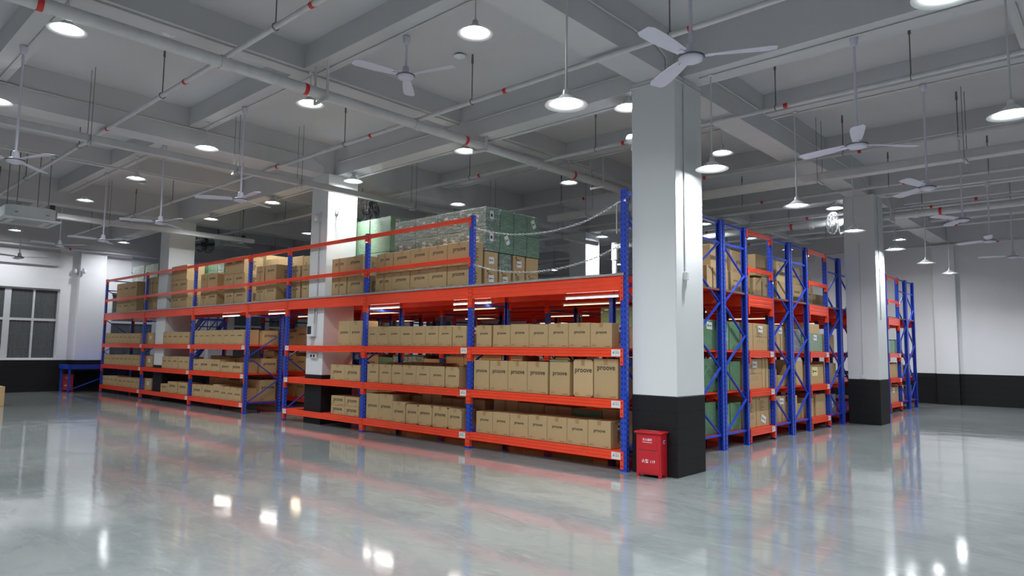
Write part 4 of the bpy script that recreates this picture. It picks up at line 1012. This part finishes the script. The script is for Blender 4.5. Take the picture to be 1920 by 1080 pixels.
# ---- chains closing the deck edge in the rightmost bay
def chain(label, pts):
    m = MB(); P = [Vector((x, .018, z)) for x, z in pts]; seg = []
    # resample a smooth curve
    def cr(p0, p1, p2, p3, t): return .5*((2*p1)+(-p0+p2)*t+(2*p0-5*p1+4*p2-p3)*t*t+(-p0+3*p1-3*p2+p3)*t**3)
    Q = [P[0]]+P+[P[-1]]; S = []
    for i in range(1, len(Q)-2):
        for k in range(12): S.append(cr(Q[i-1], Q[i], Q[i+1], Q[i+2], k/12))
    S.append(P[-1]); acc = [0]
    for a, b in zip(S[:-1], S[1:]): acc.append(acc[-1]+(b-a).length)
    n = int(acc[-1]/.042)
    def at(s):
        for i in range(len(acc)-1):
            if acc[i+1] >= s: return S[i].lerp(S[i+1], (s-acc[i])/(acc[i+1]-acc[i]+1e-9))
        return S[-1]
    for k in range(n):
        a, b = at(acc[-1]*k/n), at(acc[-1]*(k+1)/n); d = (b-a).normalized(); c = (a+b)/2
        u = Vector((0, 1, 0)) if k % 2 else d.cross(Vector((0, 1, 0))).normalized()
        lp = []
        for q in range(11):
            an = 2*PI*q/10; lp.append(c+d*.030*math.cos(an)+u*.014*math.sin(an))
        m.tube(lp, .0042, 'chain', 5, False)
    tag(m.build('safety_chain'), label, 'chain', 'safety chains')
chain('upper sagging steel chain across the open deck edge', [(-2.945, 3.62), (-2.45, 3.48), (-1.93, 3.40), (-1.33, 3.38), (-.785, 3.437), (-.45, 3.52), (-.055, 3.67)])
chain('lower sagging steel chain across the open deck edge', [(-2.945, 3.0), (-2.44, 2.87), (-1.81, 2.795), (-1.23, 2.80), (-.83, 2.846), (-.407, 2.936), (-.055, 3.06)])
tag(MB().tube([(-.06, .015, 3.66), (-.115, .012, 3.64), (-.115, .012, 3.22)], .008, 'chain', 6).build('chain_tail'), 'short chain end hanging from the tall blue post', 'chain')

# ================================================================ FIRE CABINETS
def fire_box(x, y, rot, label):
    t = thing('fire_extinguisher_cabinet', label, 'fire cabinet', (x, y, 0), rot, 'red fire cabinets')
    W, D, H = .34, .19, .55
    b = MB().box(-W/2, W/2, -D, 0, .035, H, 'redcab', .004)
    for sx in (-1, 1):
        for yy in (-D+.02, -.02): b.box(sx*(W/2-.02)-.018, sx*(W/2-.02)+.018, yy-.018, yy+.018, 0, .036, 'redcab')
    b.build('cabinet_body', t)
    l = MB().box(-W/2-.022, W/2+.022, -D-.025, .004, H+.001, H+.028, 'redcab', .006)
    l.text('灭火器箱', .18, (.0, -D*.5, H+.0292), (1, 0, 0), (0, 1, 0), 'label'); l.build('lid', t)
    d = MB().box(-W/2+.022, W/2-.05, -D-.006, -D-.0005, .345, H-.012, 'redcab', .002)
    d.text('灭火器箱', .135, (-.015, -D-.0068, .475), (1, 0, 0), (0, 0, 1), 'label')
    d.box(-.08, .052, -D-.0074, -D-.0062, .438, .444, 'label')
    d.build('upper_door', t)
    d = MB().box(-W/2+.022, W/2-.02, -D-.006, -D-.0005, .055, .338, 'redcab', .002)
    d.text('火警 119', .185, (.0, -D-.0068, .205), (1, 0, 0), (0, 0, 1), 'label'); d.build('lower_door', t)
    MB().box(-.115, -.075, -D-.010, -D-.0065, .332, .342, 'chrome').box(.055, .095, -D-.010, -D-.0065, .332, .342, 'chrome').build('hinge', t)
    MB().box(W/2+.0005, W/2+.004, -D*.62, -D*.35, .43, .47, 'label', .001).box(W/2+.004, W/2+.006, -D*.59, -D*.38, .437, .463, 'bluepaint').build('side_handle', t)
fire_box(.43, .075, .10, 'red fire extinguisher cabinet on the floor against the black base of the near pillar')
fire_box(X0+.16, -.62, PI/2-.4, 'small distant red fire cabinet by the black wall behind the blue landing')

# ================================================================ BLUE STAIR AT THE FAR LEFT
t = thing('steel_stair', 'blue steel stair with landing climbing behind the leftmost racking', 'stair', (-21.95, 2.1, 0))
MB().box(-.03, .95, -3.02, .9, .86, .90, 'bluepaint').box(-.05, .95, -3.05, -3.01, .78, .93, 'bluepaint').box(.93, .96, -3.0, .0, .78, .93, 'bluepaint').build('landing', t)
for x, y in ((0, -2.98), (.90, -2.98), (0, -1.2), (.90, -1.2), (0, .86), (.90, .86)): MB().box(x-.03, x+.03, y-.03, y+.03, 0, .78, 'bluepaint').build('landing_leg', t)
for y in (.02, .84):
    MB().bar((.9, y, .80), (3.9, y, 2.55), .04, .18, 'bluepaint').build('stringer', t)
    MB().tube([(-.02, y, 1.75), (.9, y, 1.75), (3.9, y, 3.4)], .022, 'bluepaint', 8).tube([(.9, y, 1.30), (3.9, y, 2.95)], .018, 'bluepaint', 8).build('handrail', t)
    for k in range(5): x = .9+.75*k; MB().tube([(x, y, .86+.583*.75*k), (x, y, 1.75+.55*.75*k)], .018, 'bluepaint', 8).build('baluster', t)
for k in range(8): MB().box(.98+.36*k, 1.26+.36*k, .05, .81, 1.02+.205*k, 1.05+.205*k, 'bluepaint').build('tread', t)
MB().bar((.90, -2.95, .1), (.90, -1.25, .78), .03, .04, 'bluepaint').build('brace', t)
